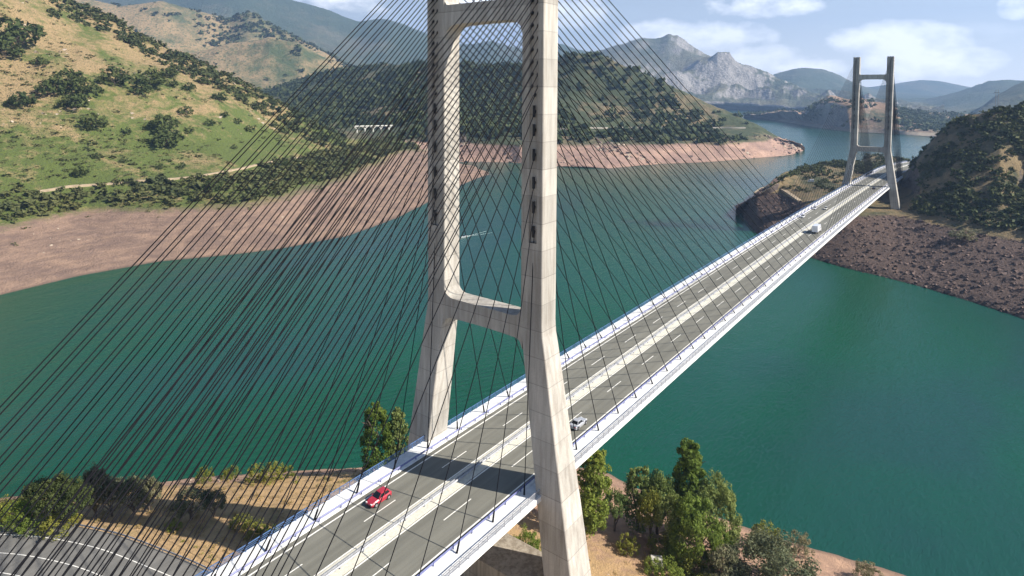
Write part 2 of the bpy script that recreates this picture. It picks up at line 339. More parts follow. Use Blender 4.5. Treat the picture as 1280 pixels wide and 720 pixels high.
# ------------------------------------------------------------------ terrain lofts
class Loft:
    """rows: (kind, [(u, v, val)...], amplitude, subdivisions after this row)
    kind 'z': point of the photo at height val; 'd': at distance val; 'b': behind the previous row by v metres at height val"""
    def __init__(s, name, u0, u1, nu, rows, mat, nscale=40, ridge=.3, octv=6, smooth=1, seed=0):
        us = np.linspace(u0, u1, nu); pts = []; amps = []
        prev = None
        for kind, lst, amp, sub in rows:
            lst = sorted(lst); k = np.array([q[0] for q in lst], float)
            v = np.interp(us, k, [q[1] for q in lst]); w = np.interp(us, k, [q[2] for q in lst])
            if kind == 'b':
                d = prev-CAM; h = np.hypot(d[:, 0], d[:, 1])[:, None]; q = prev+d/h*v[:, None]; q[:, 2] = w
            else:
                d = fw[None]+rt[None]*((us-640)/FPX)[:, None]-up[None]*((v-360-PY)/FPX)[:, None]
                t = (w-CAM[2])/d[:, 2] if kind == 'z' else w
                q = CAM+d*t[:, None]
            pts.append(q); prev = q; amps.append((amp, sub))
        R, A = [], []
        for j in range(len(pts)-1):
            n = amps[j][1]
            for i in range(n):
                t = i/n; R.append(pts[j]*(1-t)+pts[j+1]*t); A.append(amps[j][0]*(1-t)+amps[j+1][0]*t)
        R.append(pts[-1]); A.append(amps[-1][0])
        G = np.array(R); A = np.array(A)
        for _ in range(smooth*4):
            H = G.copy(); H[1:-1] = (G[:-2]+2*G[1:-1]+G[2:])/4; G = H
            H = G.copy(); H[:, 1:-1] = (G[:, :-2]+2*G[:, 1:-1]+G[:, 2:])/4; G = H
        x, y = G[..., 0]+seed*311, G[..., 1]-seed*157
        nz = (1-ridge)*fbm(x, y, nscale, octv)+ridge*fbm(x+99, y, nscale*1.4, octv, True)
        G[..., 2] += A[:, None]*nz
        s.G = G; s.us = us; nr = len(G); s.nu = nu; s.nr = nr
        idx = np.arange(nr*nu).reshape(nr, nu)
        f = np.stack([idx[:-1, :-1], idx[:-1, 1:], idx[1:, 1:], idx[1:, :-1]], -1).reshape(-1, 4)
        m = fast_mesh(name, G.reshape(-1, 3), f, True); m.materials.append(mat)
        s.o = link(bpy.data.objects.new(name, m)); s.o['kind'] = 'structure'
        c = G[:-1, :-1]; a_ = G[:-1, 1:]-c; b_ = G[1:, :-1]-c
        s.area = np.abs(a_[..., 0]*b_[..., 1]-a_[..., 1]*b_[..., 0])
    def hit(s, u, v):
        """the place of the surface seen at the photo point u, v"""
        i = int(np.clip(np.searchsorted(s.us, u), 1, s.nu-1)); col = s.G[:, i]
        pv = np.array([proj(p)[1] for p in col])
        for j in range(1, s.nr):
            if pv[j] <= v: return col[j]
        return col[int(np.argmin(pv))]
    def scatter(s, n, fn=None, seed=0):
        """n places spread evenly over the ground (by area), kept where fn(x, y, z, u_fraction) > random"""
        r = np.random.default_rng(seed); out = []; got = 0
        p = s.area.ravel()/s.area.sum(); cs = np.cumsum(p)
        for _ in range(40):
            k = np.searchsorted(cs, r.random(n*2)); k = np.minimum(k, p.size-1); a, b = np.unravel_index(k, s.area.shape)
            fx, fy = r.random(len(a))[:, None], r.random(len(a))[:, None]
            P_ = s.G[a, b]*(1-fx)*(1-fy)+s.G[a, b+1]*fx*(1-fy)+s.G[a+1, b]*(1-fx)*fy+s.G[a+1, b+1]*fx*fy
            d = P_-CAM; u = 640+FPX*(d@rt)/(d@fw)
            keep = (u > -260) & (u < 1420) & (a/s.nr < .93)
            if fn is not None: keep &= fn(P_, a/s.nr) > r.random(len(a))
            out.append(P_[keep]); got += int(keep.sum())
            if got >= n: break
        return np.concatenate(out)[:n]

W0 = -40.0
hillside = Loft('hillside', -420, 612, 760, [
 ('z', [(-420,560,-46),(-150,430,-46),(0,383,-45),(100,356,-45),(200,338,-45),(350,320,-45),(430,307,-45),(500,282,-45),(545,255,-45),(585,233,-44),(605,225,-43),(612,222,-43)], 0, 5),
 ('z', [(-420,500,W0),(-150,415,W0),(0,370,W0),(100,346,W0),(200,328,W0),(300,318,W0),(350,312,W0),(430,298,W0),(500,274,W0),(545,249,W0),(585,228,W0),(602,221,W0),(612,219,-40.5)], 1.0, 26),
 ('z', [(-420,360,-24),(-150,310,-24),(0,287,-24),(50,276,-24),(110,264,-24),(200,265,-24),(300,262,-24),(350,252,-24),(430,226,-24),(470,210,-25),(510,197,-27),(560,208,-33),(600,216,-38),(612,218,-40)], 2.2, 16),
 ('z', [(-420,300,-8),(-150,262,-8),(0,243,-9),(90,234,-9),(200,226,-9),(270,220,-9),(330,206,-9),(380,196,-10),(440,186,-13),(500,186,-22),(560,204,-33),(600,214,-37),(612,217,-40)], 2.5, 30),
 ('d', [(-420,150,420),(-150,170,480),(0,185,500),(100,180,540),(200,180,590),(270,178,640),(330,176,720),(380,182,750),(430,182,845),(500,181.5,975),(560,203,880),(600,213,815),(612,216.5,802)], 5, 24),
 ('d', [(-420,-20,500),(-150,60,560),(0,92,600),(100,92,640),(200,108,690),(270,128,720),(330,148,780),(380,168,800),(430,178,865),(500,178,990),(560,202,890),(600,212.5,822),(612,216.2,805)], 8, 30),
 ('d', [(-420,-330,640),(-150,-190,700),(-60,-110,750),(0,-62,790),(90,0,850),(130,15,870),(180,44,870),(230,69,860),(280,91,840),(330,118,850),(360,136,850),(400,158,860),(430,174,885),(500,175.5,1010),(560,201,900),(600,212.2,830),(612,216,808)], 6, 10),
 ('b', [(-420,120,230),(0,120,130),(230,100,60),(330,90,20),(400,80,-12),(500,50,-34),(612,20,-44)], 6, 8),
 ('b', [(-420,400,40),(0,400,-40),(612,120,-60)], 0, 1)], MT_LEFT, 46, .35, 6, 1, 1)

island = Loft('wooded_hills', 130, 1006, 820, [
 ('z', [(130,232,-46),(600,209,-46),(700,213,-46),(850,210,-46),(950,203,-46),(1006,193,-46)], 0, 4),
 ('z', [(130,225,W0),(450,214,W0),(560,202,W0),(640,203,W0),(700,208.5,W0),(760,211,W0),(827,205,W0),(885,203,W0),(940,198,W0),(977,195.5,W0),(990,193.5,W0),(1000,190,W0),(1006,187.5,W0)], 3.0, 22),
 ('z', [(130,190,-17),(450,176,-17),(575,178,-17),(650,183,-17),(700,181,-17),(780,182,-17),(827,181,-17),(864,179,-17),(906,181,-17),(932,178,-17),(950,177,-17),(965,177.5,-20),(977,178,-24),(990,180.5,-28),(1000,184.5,-34.5),(1006,186.8,-39.3)], 3.8, 14),
 ('z', [(130,165,-6),(450,158,-5),(575,167,-3),(650,167,-3),(700,164,-2),(780,161.5,-2),(880,161,-2),(900,160,-2),(935,161,-2),(950,163,-4),(965,169,-12),(977,174.5,-22),(990,178,-26),(1000,183,-33),(1006,186.5,-39.2)], 3, 24),
 ('d', [(130,145,1500),(400,140,1400),(520,130,1350),(650,125,1320),(700,122,1300),(800,125,1280),(850,136,1260),(900,147,1230),(940,158,1190),(950,160,1170),(965,167,1142),(977,172.5,1152),(990,177,1136),(1000,182.5,1128),(1006,186.3,1138)], 14, 24),
 ('d', [(130,125,2100),(340,113,2050),(400,94,1950),(450,84,1850),(500,81,1750),(560,80,1650),(600,84,1580),(640,82,1500),(670,79,1450),(698,72,1420),(717,67.5,1400),(740,67.5,1390),(765,74,1370),(800,91,1350),(850,113,1310),(880,127,1290),(900,135,1270),(930,148,1240),(950,156,1220),(965,164.5,1185),(977,170.5,1172),(990,175.5,1152),(1000,182,1136),(1006,186.2,1142)], 10, 10),
 ('b', [(130,150,30),(700,150,90),(900,100,-5),(950,60,-20),(980,30,-40),(1006,10,-44)], 3, 5),
 ('b', [(130,600,-60),(1006,300,-60)], 0, 1)], MT_ISL, 60, .5, 7, 0, 2)

tan_hills = Loft('tan_hills', 20, 540, 300, [
 ('d', [(20,190,1700),(540,160,1700)], 0, 6),
 ('d', [(20,120,1900),(240,105,2000),(340,100,2100),(420,105,2150),(540,110,2200)], 20, 20),
 ('d', [(20,45,2100),(150,40,2150),(240,66,2250),(289,50,2300),(320,44,2300),(337,38,2300),(375,50,2300),(405,72,2320),(450,92,2400),(540,102,2500)], 28, 8),
 ('b', [(20,120,215),(240,130,150),(405,100,60),(540,100,0)], 34, 12),
 ('d', [(20,-30,2650),(150,2,2700),(200,-8,2750),(235,2,2800),(259,10,2850),(285,19,2900),(297,12,2920),(310,7,2920),(322,9,2920),(330,19,2920),(349,30,2900),(375,45,2850),(410,60,2850),(430,75,2900),(470,88,3000),(540,94,3100)], 22, 6),
 ('b', [(20,200,330),(540,300,0)], 20, 5), ('b', [(20,700,-60),(540,700,-60)], 0, 1)], MT_TAN, 260, .5, 6, 1, 3)

blue_left = Loft('blue_mountains', 100, 800, 420, [
 ('d', [(100,110,3600),(540,125,3800),(800,128,4200)], 0, 4),
 ('d', [(100,60,4300),(300,45,4300),(430,70,4400),(540,90,4600),(700,96,4800),(800,96,4900)], 90, 22),
 ('d', [(100,-60,5400),(240,-40,5500),(300,-30,5500),(340,-12,5500),(380,1,5500),(411,11,5500),(430,21,5500),(449,25,5600),(467,19,5700),(486,18,5700),(505,24,5700),(530,36,5700),(560,55,5800),(595,54,5800),(614,50,5800),(635,56,5800),(652,60,5800),(700,55,5900),(712,59,5900),(735,64,5900),(756,62,5900),(800,70,5900)], 60, 8),
 ('b', [(100,600,700),(500,500,400),(800,500,200)], 30, 4), ('b', [(100,1500,-60),(800,1500,-60)], 0, 1)], MT_FAR, 620, .6, 6, 1, 4)

massif = Loft('rocky_massif', 735, 1180, 420, [
 ('z', [(735,141,-50),(905,138,-50),(960,139,-50),(1180,148,-50)], 0, 3),
 ('d', [(735,133,3550),(905,132,3550),(1000,136,3200),(1180,146,2600)], 20, 10),
 ('d', [(735,110,3900),(850,108,3900),(930,116,3900),(985,122,3700),(1040,132,3300),(1180,145,2800)], 120, 18),
 ('d', [(735,84,4300),(800,82,4300),(850,86,4250),(880,77,4150),(897,68,4100),(912,68,4100),(920,79,4150),(945,89,4200),(967,96,4200),(985,106,4100),(1010,118,3800),(1050,134,3500),(1180,144,3000)], 46, 10),
 ('d', [(735,67,4900),(756,62,4900),(775,55,4900),(794,49.5,4900),(819,50,4900),(828,49,4900),(835,46.3,4900),(847,49.5,4900),(860,58,4900),(880,69,4900),(905,80,4900),(925,86,4700),(967,100,4600),(1010,120,4300),(1050,137,3900),(1180,144,3300)], 45, 6),
 ('b', [(735,400,260),(1180,300,-20)], 30, 4), ('b', [(735,1200,-60),(1180,900,-60)], 0, 1)], MT_MASSIF, 210, .8, 7, 0, 5)

green_back = Loft('green_mountains', 930, 1260, 300, [
 ('d', [(930,132,4300),(1260,140,4300)], 0, 4),
 ('d', [(930,112,4900),(1000,108,4900),(1060,122,4900),(1260,130,4900)], 60, 14),
 ('d', [(930,102,5800),(960,95,5800),(975,88,5800),(990,83,5800),(1010,81,5800),(1028,83,5800),(1045,90,5800),(1065,100,5800),(1090,113,5900),(1120,122,6000),(1260,128,6000)], 50, 6),
 ('b', [(930,900,200),(1260,900,0)], 30, 3), ('b', [(930,1500,-60),(1260,1500,-60)], 0, 1)], MT_FAR, 520, .45, 6, 1, 6)
far_back = Loft('far_mountains', 1030, 1420, 260, [
 ('d', [(1030,140,6200),(1420,140,6200)], 0, 4),
 ('d', [(1030,125,6900),(1152,118,6900),(1420,128,6900)], 60, 12),
 ('d', [(1030,113,7800),(1080,110,7800),(1100,106,7800),(1130,101,7800),(1152,98.5,7800),(1180,102,7800),(1215,111,7800),(1250,119,7800),(1420,122,7800)], 40, 5),
 ('b', [(1030,900,150),(1420,900,100)], 30, 3), ('b', [(1030,1500,-60),(1420,1500,-60)], 0, 1)], MT_FAR, 700, .4, 6, 1, 7)
right_back = Loft('right_mountains', 1110, 1600, 320, [
 ('d', [(1110,152,2900),(1600,160,2600)], 0, 4),
 ('d', [(1110,147,3300),(1160,140,3400),(1215,134,3400),(1300,130,3300),(1600,130,3000)], 40, 14),
 ('d', [(1110,146,4200),(1140,138,4300),(1180,125,4400),(1215,112,4500),(1237,103,4600),(1255,100,4600),(1285,99,4600),(1330,90,4500),(1600,60,4300)], 60, 6),
 ('b', [(1110,500,0),(1600,500,200)], 30, 3), ('b', [(1110,1500,-60),(1600,1500,-60)], 0, 1)], MT_FAR, 420, .5, 6, 1, 8)
right_near = Loft('dark_ridge', 1195, 1600, 220, [
 ('d', [(1195,158,1900),(1600,165,1700)], 0, 4),
 ('d', [(1195,152,2100),(1230,140,2200),(1280,125,2200),(1600,110,1900)], 20, 12),
 ('d', [(1195,151,2500),(1215,146,2550),(1230,131,2600),(1243,120,2650),(1257,112,2700),(1275,103,2700),(1300,95,2700),(1600,50,2500)], 26, 6),
 ('b', [(1195,300,-10),(1600,300,100)], 20, 3), ('b', [(1195,900,-60),(1600,900,-60)], 0, 1)], MT_FAR, 210, .6, 6, 1, 9)

rocky_island = Loft('rocky_island', 930, 1300, 420, [
 ('z', [(930,147,-48),(960,152,-48),(1000,158,-48),(1030,164,-48),(1062,168,-48),(1122,172,-48),(1175,176,-48),(1300,184,-48)], 0, 3),
 ('z', [(930,145,W0),(942,146,W0),(960,149.5,W0),(1000,156,W0),(1030,161,W0),(1062,165,W0),(1090,166.5,W0),(1122,168,W0),(1175,172,W0),(1215,176,W0),(1300,181,W0)], 1.5, 8),
 ('z', [(930,144,-34),(942,144.5,-33),(960,146,-33),(1000,151,-32),(1030,156,-31),(1062,160,-30),(1090,161,-30),(1122,163,-30),(1175,165,-30),(1215,168,-30),(1300,172,-30)], 5, 14),
 ('d', [(930,144,2400),(942,143.5,2400),(955,143,2350),(975,140,2300),(995,140,2150),(1005,147,2000),(1012,140,1930),(1025,134,1880),(1037,130,1850),(1060,132,1800),(1090,138,1780),(1110,142,1780),(1130,150,1780),(1145,154,1780),(1175,158,1750),(1230,162,1700),(1300,165,1650)], 9, 14),
 ('d', [(930,143.8,2600),(942,143.3,2600),(955,142,2600),(975,138.5,2500),(992,139,2350),(1003,143,2200),(1012,135,2050),(1025,125.5,2000),(1035,120.5,1980),(1045,120.5,1970),(1060,124,1960),(1075,123,1960),(1090,126.5,1950),(1110,131,1950),(1130,140,1980),(1145,146,2000),(1175,150,2000),(1230,155,2000),(1300,160,2000)], 6, 6),
 ('b', [(930,60,-40),(1050,80,20),(1300,100,-20)], 4, 3), ('b', [(930,300,-60),(1300,400,-60)], 0, 1)], MT_ROCKI, 48, .7, 7, 0, 10)

right_hill = Loft('right_hillside', 920, 1560, 760, [
 ('z', [(920,266,-47),(930,290,-47),(945,306,-47),(985,329,-47),(1050,350,-47),(1100,362,-47),(1150,376,-47),(1250,408,-47),(1560,530,-47)], 0, 5),
 ('z', [(920,261,-41.5),(925,263,W0),(930,274,W0),(945,290,W0),(965,305,W0),(985,313,W0),(1010,322,W0),(1050,334,W0),(1100,346,W0),(1150,359,W0),(1200,374,W0),(1250,390,W0),(1280,401,W0),(1400,445,W0),(1560,500,W0)], 1.6, 26),
 ('z', [(920,260,-42),(928,257,-36),(945,247,-22),(975,240,-18),(1000,250,-18),(1030,262,-18),(1060,268,-18),(1080,268,-18),(1120,267,-18),(1150,273,-18),(1200,285,-18),(1250,295,-18),(1280,300,-18),(1560,375,-18)], 1.6, 12),
 ('z', [(920,259.5,-43),(928,256,-37),(945,245,-20),(963,236,-14),(978,227,-11),(1000,222,-11),(1030,232,-13),(1060,245,-16),(1080,258,-17.5),(1105,262,-17.8),(1125,260,-17.6),(1150,261,-14),(1200,258,-8),(1250,260,-6),(1280,260,-5),(1560,322,-10)], 2.0, 14),
 ('z', [(920,259,-43.5),(928,255.5,-38),(945,244.5,-20.5),(963,235.5,-14.5),(978,225.5,-10),(1000,213,-8),(1030,210,-8),(1060,215,-10),(1085,225,-12),(1105,236,-13.5),(1120,238,-13.5),(1135,236,-12),(1150,236,-4),(1175,232,0),(1200,234,2),(1250,236,4),(1280,236,2),(1560,285,0)], 2.4, 16),
 ('d', [(920,258.8,530),(928,255.2,540),(945,244,560),(963,235,590),(978,225,620),(1000,210.5,640),(1030,206,640),(1060,208,630),(1085,212,600),(1105,222,560),(1120,228,530),(1133,226,505),(1145,208,492),(1165,190,490),(1200,182,470),(1250,180,445),(1280,180,440),(1560,225,340)], 3.5, 16),
 ('d', [(920,258.5,535),(928,255,545),(945,243.8,565),(963,234.6,600),(978,224.6,630),(1000,209.5,655),(1030,204.5,665),(1060,204.5,665),(1085,206,640),(1105,216,590),(1120,222,550),(1133,216,518),(1140,207,515),(1150,193,512),(1165,175,510),(1180,160,508),(1190,151,506),(1205,146,500),(1215,142,495),(1240,137,485),(1280,128,475),(1340,121,470),(1420,135,450),(1560,180,410)], 2.2, 10),
 ('b', [(920,8,-46),(945,14,-26),(978,16,-16),(1030,16,-12),(1085,30,-10.5),(1120,40,-8),(1150,50,0),(1190,50,26),(1280,50,42),(1560,60,20)], 2.5, 8),
 ('b', [(920,30,-50),(978,50,-42),(1030,50,-30),(1085,70,-9.5),(1120,90,-9),(1150,70,-10),(1280,90,0),(1560,100,-5)], 1.5, 8),
 ('b', [(920,40,-60),(1030,60,-46),(1065,80,-40),(1085,100,-13),(1120,140,-11.5),(1150,150,-11.5),(1280,160,-20),(1560,160,-20)], 1.0, 8),
 ('b', [(920,100,-65),(1560,160,-60)], 0, 1)], MT_RIGHT, 24, .5, 7, 1, 11)

# near bank: a plain height field round the foot of the near pylon
_sy = [-260,-160,-100,-58,-40,-23,-5,16,40,57,67,75,83,94,101,106,120,132,180,260]
_sx = [110,92,80,73,70,67.5,67,66,52,41,31,22,15,5,-2.5,-11,-25,-38,-95,-180]
ROAD_Y = [-60, -20, 15, 39.3, 61.1, 74.1, 84.3, 97, 112, 130]; ROAD_X = [-26, -26.5, -28, -31, -36.9, -42.7, -49.7, -60, -76, -98]
def bank_z(x, y):
    x = np.asarray(x, float); y = np.asarray(y, float)
    t = np.interp(y, _sy, _sx)-x+fbm(x, y, 14, 3)*2.0
    left = np.clip((y-30)/20, 0, 1)
    r = np.interp(t, [-40,0,10,24,30,48,58,80,300], [-58,-40,-37.2,-33,-31.5,-28.5,-23.5,-22.5,-16])
    l = np.interp(t, [-40,2,8,20,36,62,78,100,300], [-58,-40,-38.3,-33.5,-27.5,-23,-21,-20,-14])
    z = r*(1-left)+l*left+np.clip(t/10, 0, 1)*fbm(x, y, 9, 5)*.55+np.clip(t/10, 0, 1)*fbm(x, y, 1.8, 3)*.14
    q = (np.interp(y, ROAD_Y, ROAD_X)-x)*np.interp(y, [40, 80, 100], [.95, .8, .75])      # inward from the road's outer rail
    w = np.clip((q+6)/5, 0, 1)*np.clip((34-q)/10, 0, 1)*np.clip((y+70)/20, 0, 1)*np.clip((140-y)/10, 0, 1)
    return z*(1-w)+(-19.6)*w
_gx = np.arange(-240, 125, .9); _gy = np.arange(-200, 250, .9); XX, YY = np.meshgrid(_gx, _gy, indexing='ij'); ZZ = bank_z(XX, YY)
idx = np.arange(XX.size).reshape(XX.shape)
bm_ = fast_mesh('riverbank', np.stack([XX, YY, ZZ], -1).reshape(-1, 3), np.stack([idx[:-1, :-1], idx[1:, :-1], idx[1:, 1:], idx[:-1, 1:]], -1).reshape(-1, 4), True)
bm_.materials.append(MT_BANK); tag(link(bpy.data.objects.new('riverbank', bm_)), kind='structure')
def bank_hit(u, v):
    d = ray(u, v)
    for t in np.arange(40, 420, .5):
        p = CAM+d*t
        if p[2] < float(bank_z(p[0], p[1])): return p
    return CAM+d*150

# ground far below everything, and the reservoir
MT_BED = simple('lake_bed', (.12, .1, .08), .9)
MB().add([(-20000,-20000,-75),(20000,-20000,-75),(20000,20000,-75),(-20000,20000,-75)], [(0,1,2,3)]).build('ground', MT_BED)['kind'] = 'structure'
mw, n_, l_, b_ = newmat('reservoir_water'); p_ = geo(n_)
big = noise(n_, l_, mapped(n_, l_, p_, (.0035, .006, 1)), 1, 5, .55, .8)
l_.new(ramp(n_, l_, big, [(.36, (.005, .070, .034)), (.52, (.006, .068, .042)), (.66, (.010, .058, .050))]), b_.inputs['Base Color'])
l_.new(ramp(n_, l_, big, [(.35, (.08,)*3), (.65, (.17,)*3)]), b_.inputs['Roughness']); b_.inputs['IOR'].default_value = 1.33
w1 = noise(n_, l_, mapped(n_, l_, p_, (.55, 1.1, 1)), .9, 4, .6, .8); w2 = noise(n_, l_, mapped(n_, l_, p_, (.05, .11, 1)), 1, 4, .6)
bump(n_, l_, mathn(n_, l_, 'ADD', mathn(n_, l_, 'MULTIPLY', w1, .5), mathn(n_, l_, 'MULTIPLY', w2, 1.1)), .46, .8, b_)
MB().add([(-20000,-20000,W0),(20000,-20000,W0),(20000,20000,W0),(-20000,20000,W0)], [(0,1,2,3)]).build('water', mw)['kind'] = 'structure'

# ------------------------------------------------------------------ the bridge
def zd(x): return -.0049*x+1.087*(1-((x-220)/220)**2)
def yc(x): return -max(0, x-570)**2/1500.
bridge = tag(empty('cable_stayed_bridge', (0, 0, -22)), 'long white cable-stayed road bridge with two H-shaped concrete pylons across the reservoir', 'bridge')
BO = (0, 0, 22)
def bpart(mb, name, mats, parent=None, smooth=False):
    o = mb.build(name, mats, parent or bridge, smooth)
    if parent is None: o.location = BO
    return o
xs_deck = [x for x in np.arange(-132, 470, 5.5)]+[x for x in np.arange(470, 761, 10)]
# deck body: thin edges, deeper box below, walkways on both sides
body = [(-13.4,.10),(-13.4,-.75),(-11.5,-1.0),(-6,-2.4),(6,-2.4),(11.5,-1.0),(13.4,-.75),(13.4,.10),(10.45,.10),(10.45,0),(-10.45,0),(-10.45,.10)]
deck = bpart(MB().sweep(body, xs_deck, zd, yc), 'deck', M_WHITE)
def sheet(y0, y1, h, x0, x1, mb=None):
    xs = [x0]+[x for x in xs_deck if x0 < x < x1]+[x1]; V = []; F = []
    for x in xs: V += [(x, y0+yc(x), zdl(x)+h), (x, y1+yc(x), zdl(x)+h)]
    for i in range(len(xs)-1): F.append((2*i, 2*i+2, 2*i+3, 2*i+1))
    return (mb or MB()).add(V, F)
_zs = [zd(x) for x in xs_deck]
def zdl(x): return float(np.interp(x, xs_deck, _zs))
for y0, y1 in ((-10.4, -1.35), (1.35, 10.4)):
    bpart(sheet(y0, y1, .02, -131.9, 759.9), 'roadway', M_ROAD, deck)
kb = MB()
for s in (-1, 1): kb.sweep([(s*9.75, .024), (s*9.75, .14), (s*10.42, .14), (s*10.42, .024)][::s], xs_deck, zd, yc)
bpart(kb, 'kerb', M_WHITE, deck)
for y in (-9.0, -1.62, 1.62, 8.75):
    bpart(sheet(y-.13, y+.13, .028, -131, 759), 'edge_line', M_LINE, deck)
dash = {}
for y, ph in ((4.8, -24.0), (-4.7, -16.4)):
    k = 0
    for i in range(-6, 34):
        x0 = ph+17.25*i
        if x0 < -125 or x0 > 520: continue
        bpart(sheet(y-.09, y+.09, .028, x0, x0+6.4), 'lane_dash', M_LINE, deck)
bpart(MB().sweep([(-1.35, -.05), (-1.35, .10), (-.3, .16), (.3, .16), (1.35, .10), (1.35, -.05)][::-1], xs_deck, zd, yc), 'median_strip', M_MEDIAN, deck)
for y0, y1 in ((-10.4, -1.4), (1.4, 10.4)):
    bpart(sheet(y0, y1, .032, 436.3, 437.3), 'expansion_joint', M_JOINT, deck)
def guard(y, name, mat, sy, top=.78, posts=4.07):
    g = MB(); xs = xs_deck
    g.sweep([(y-.03*sy, top-.32), (y+.05*sy, top-.22), (y-.03*sy, top-.16), (y+.05*sy, top-.08), (y-.03*sy, top), (y-.1*sy, top), (y-.1*sy, top-.32)][::sy], xs, zd, yc)
    for x in np.arange(-130, 740, posts):
        z = zd(x); yy = y+yc(x); g.box((x-.06, yy-.09-.06*sy, z+.02), (x+.06, yy+.09-.06*sy, z+top-.04))
    return bpart(g, name, mat)
guard(-10.05, 'guardrail', M_BLUE, 1); guard(10.05, 'guardrail', M_BLUE, -1)
guard(-.28, 'median_guardrail', M_GALV, -1, .70, 4.07); guard(.28, 'median_guardrail', M_GALV, 1, .70, 4.07)
def parapet(y, mat):
    g = MB()
    for z, r in ((1.15, .055), (.85, .028), (.58, .028), (.31, .028)):
        g.sweep([(y-r, z-r), (y-r, z+r), (y+r, z+r), (y+r, z-r)][::-1], xs_deck, zd, yc)
    for x in np.arange(-130, 740, 2.035):
        yy = y+yc(x); z = zd(x); g.box((x-.035, yy-.045, z+.1), (x+.035, yy+.045, z+1.12))
    return bpart(g, 'parapet_railing', mat)
parapet(-13.1, M_GALV); parapet(13.1, M_BLUE2)
# pylons
def leg_mesh(z0, sy):
    m = MB(); st = []
    def sec(z):
        if z < 25:
            t = (27-z)/27; return 8.6+3.75*t, 12.84+4.54*t, 2.08+.60*t
        t = min(1, (z-25)/3.) if z < 28 else 1
        return (8.6, 12.84-.0, 2.08) if z >= 27 else (8.6+3.75*(27-z)/27*.8, 12.84+4.54*(27-z)/27*.8, 2.08+.3*(27-z)/27)
    zs = [z0, -14, -5, 0, 8, 16, 21, 24, 26, 28, 31, 36, 41.2]
    c = .12
    V, F = [], []
    for z in zs:
        yi, yo, a = sec(z)
        P8 = [(-a+c, yi), (-a, yi+c), (-a, yo-c), (-a+c, yo), (a-c, yo), (a, yo-c), (a, yi+c), (a-c, yi)]
        V += [(x, y*sy, z) for x, y in P8]
    n = 8
    for i in range(len(zs)-1):
        for k in range(n):
            q = (i*n+k, i*n+(k+1) % n, (i+1)*n+(k+1) % n, (i+1)*n+k); F.append(q if sy < 0 else q[::-1])
    F.append(tuple(range(n)) if sy > 0 else tuple(range(n))[::-1])
    m.add(V, F)
    # upper shaft with a recessed groove down both long faces where the stays enter
    yi, yo, a = 8.6, 12.84, 2.08; g0, g1, dp = 10.1, 11.75, .45
    prof = [(-a+c, yi), (-a, yi+c), (-a, g0), (-a+dp, g0+.12), (-a+dp, g1-.12), (-a, g1), (-a, yo-c), (-a+c, yo),
            (a-c, yo), (a, yo-c), (a, g1), (a-dp, g1-.12), (a-dp, g0+.12), (a, g0), (a, yi+c), (a-c, yi)]
    V = []; F = []; zz = [41.2, 55, 70, 85, 93.7]; n = len(prof)
    for z in zz: V += [(x, y*sy, z) for x, y in prof]
    for i in range(len(zz)-1):
        for k in range(n):
            q = (i*n+k, i*n+(k+1) % n, (i+1)*n+(k+1) % n, (i+1)*n+k); F.append(q if sy < 0 else q[::-1])
    top = tuple(range(4*n, 5*n)); F.append(top[::-1] if sy < 0 else top)
    F.append(tuple(range(n)) if sy < 0 else tuple(range(n))[::-1])
    m.add(V, F)
    return m
def beam_mesh(zt, zb, yi, ft, fb, a):
    """cross beam with curved haunches into both legs; ft/fb = fillet sizes top and bottom"""
    pts = []
    ys = np.linspace(-yi, yi, 33); top = []; bot = []
    for y in ys:
        d = yi-abs(y)
        ht = ft*(1-math.sqrt(max(0, 1-(1-min(1, d/ft))**2))) if ft > 0 else 0
        hb = fb*(1-math.sqrt(max(0, 1-(1-min(1, d/fb))**2)))
        top.append((y, zt+ht)); bot.append((y, zb-hb-.25*(abs(y)/yi)**2))
    m = MB(); V, F = [], []; n = len(ys)
    for x in (-a, a): V += [(x, y, z) for y, z in top]+[(x, y, z) for y, z in bot]
    o = 2*n
    for i in range(n-1):
        F.append((i, n+i, n+i+1, i+1)[::-1] if False else (i, i+1, n+i+1, n+i))
        F.append((o+i, o+n+i, o+n+i+1, o+i+1))
        F.append((i, o+i, o+i+1, i+1)); F.append((n+i, n+i+1, o+n+i+1, o+n+i))
    return m.add(V, F)
def stay_z(j):
    T = [43, 47, 51, 55.5, 59.5, 62.5, 65.2]
    return T[j] if j < 7 else 65.2+(j-6)*(91.8-65.2)/20
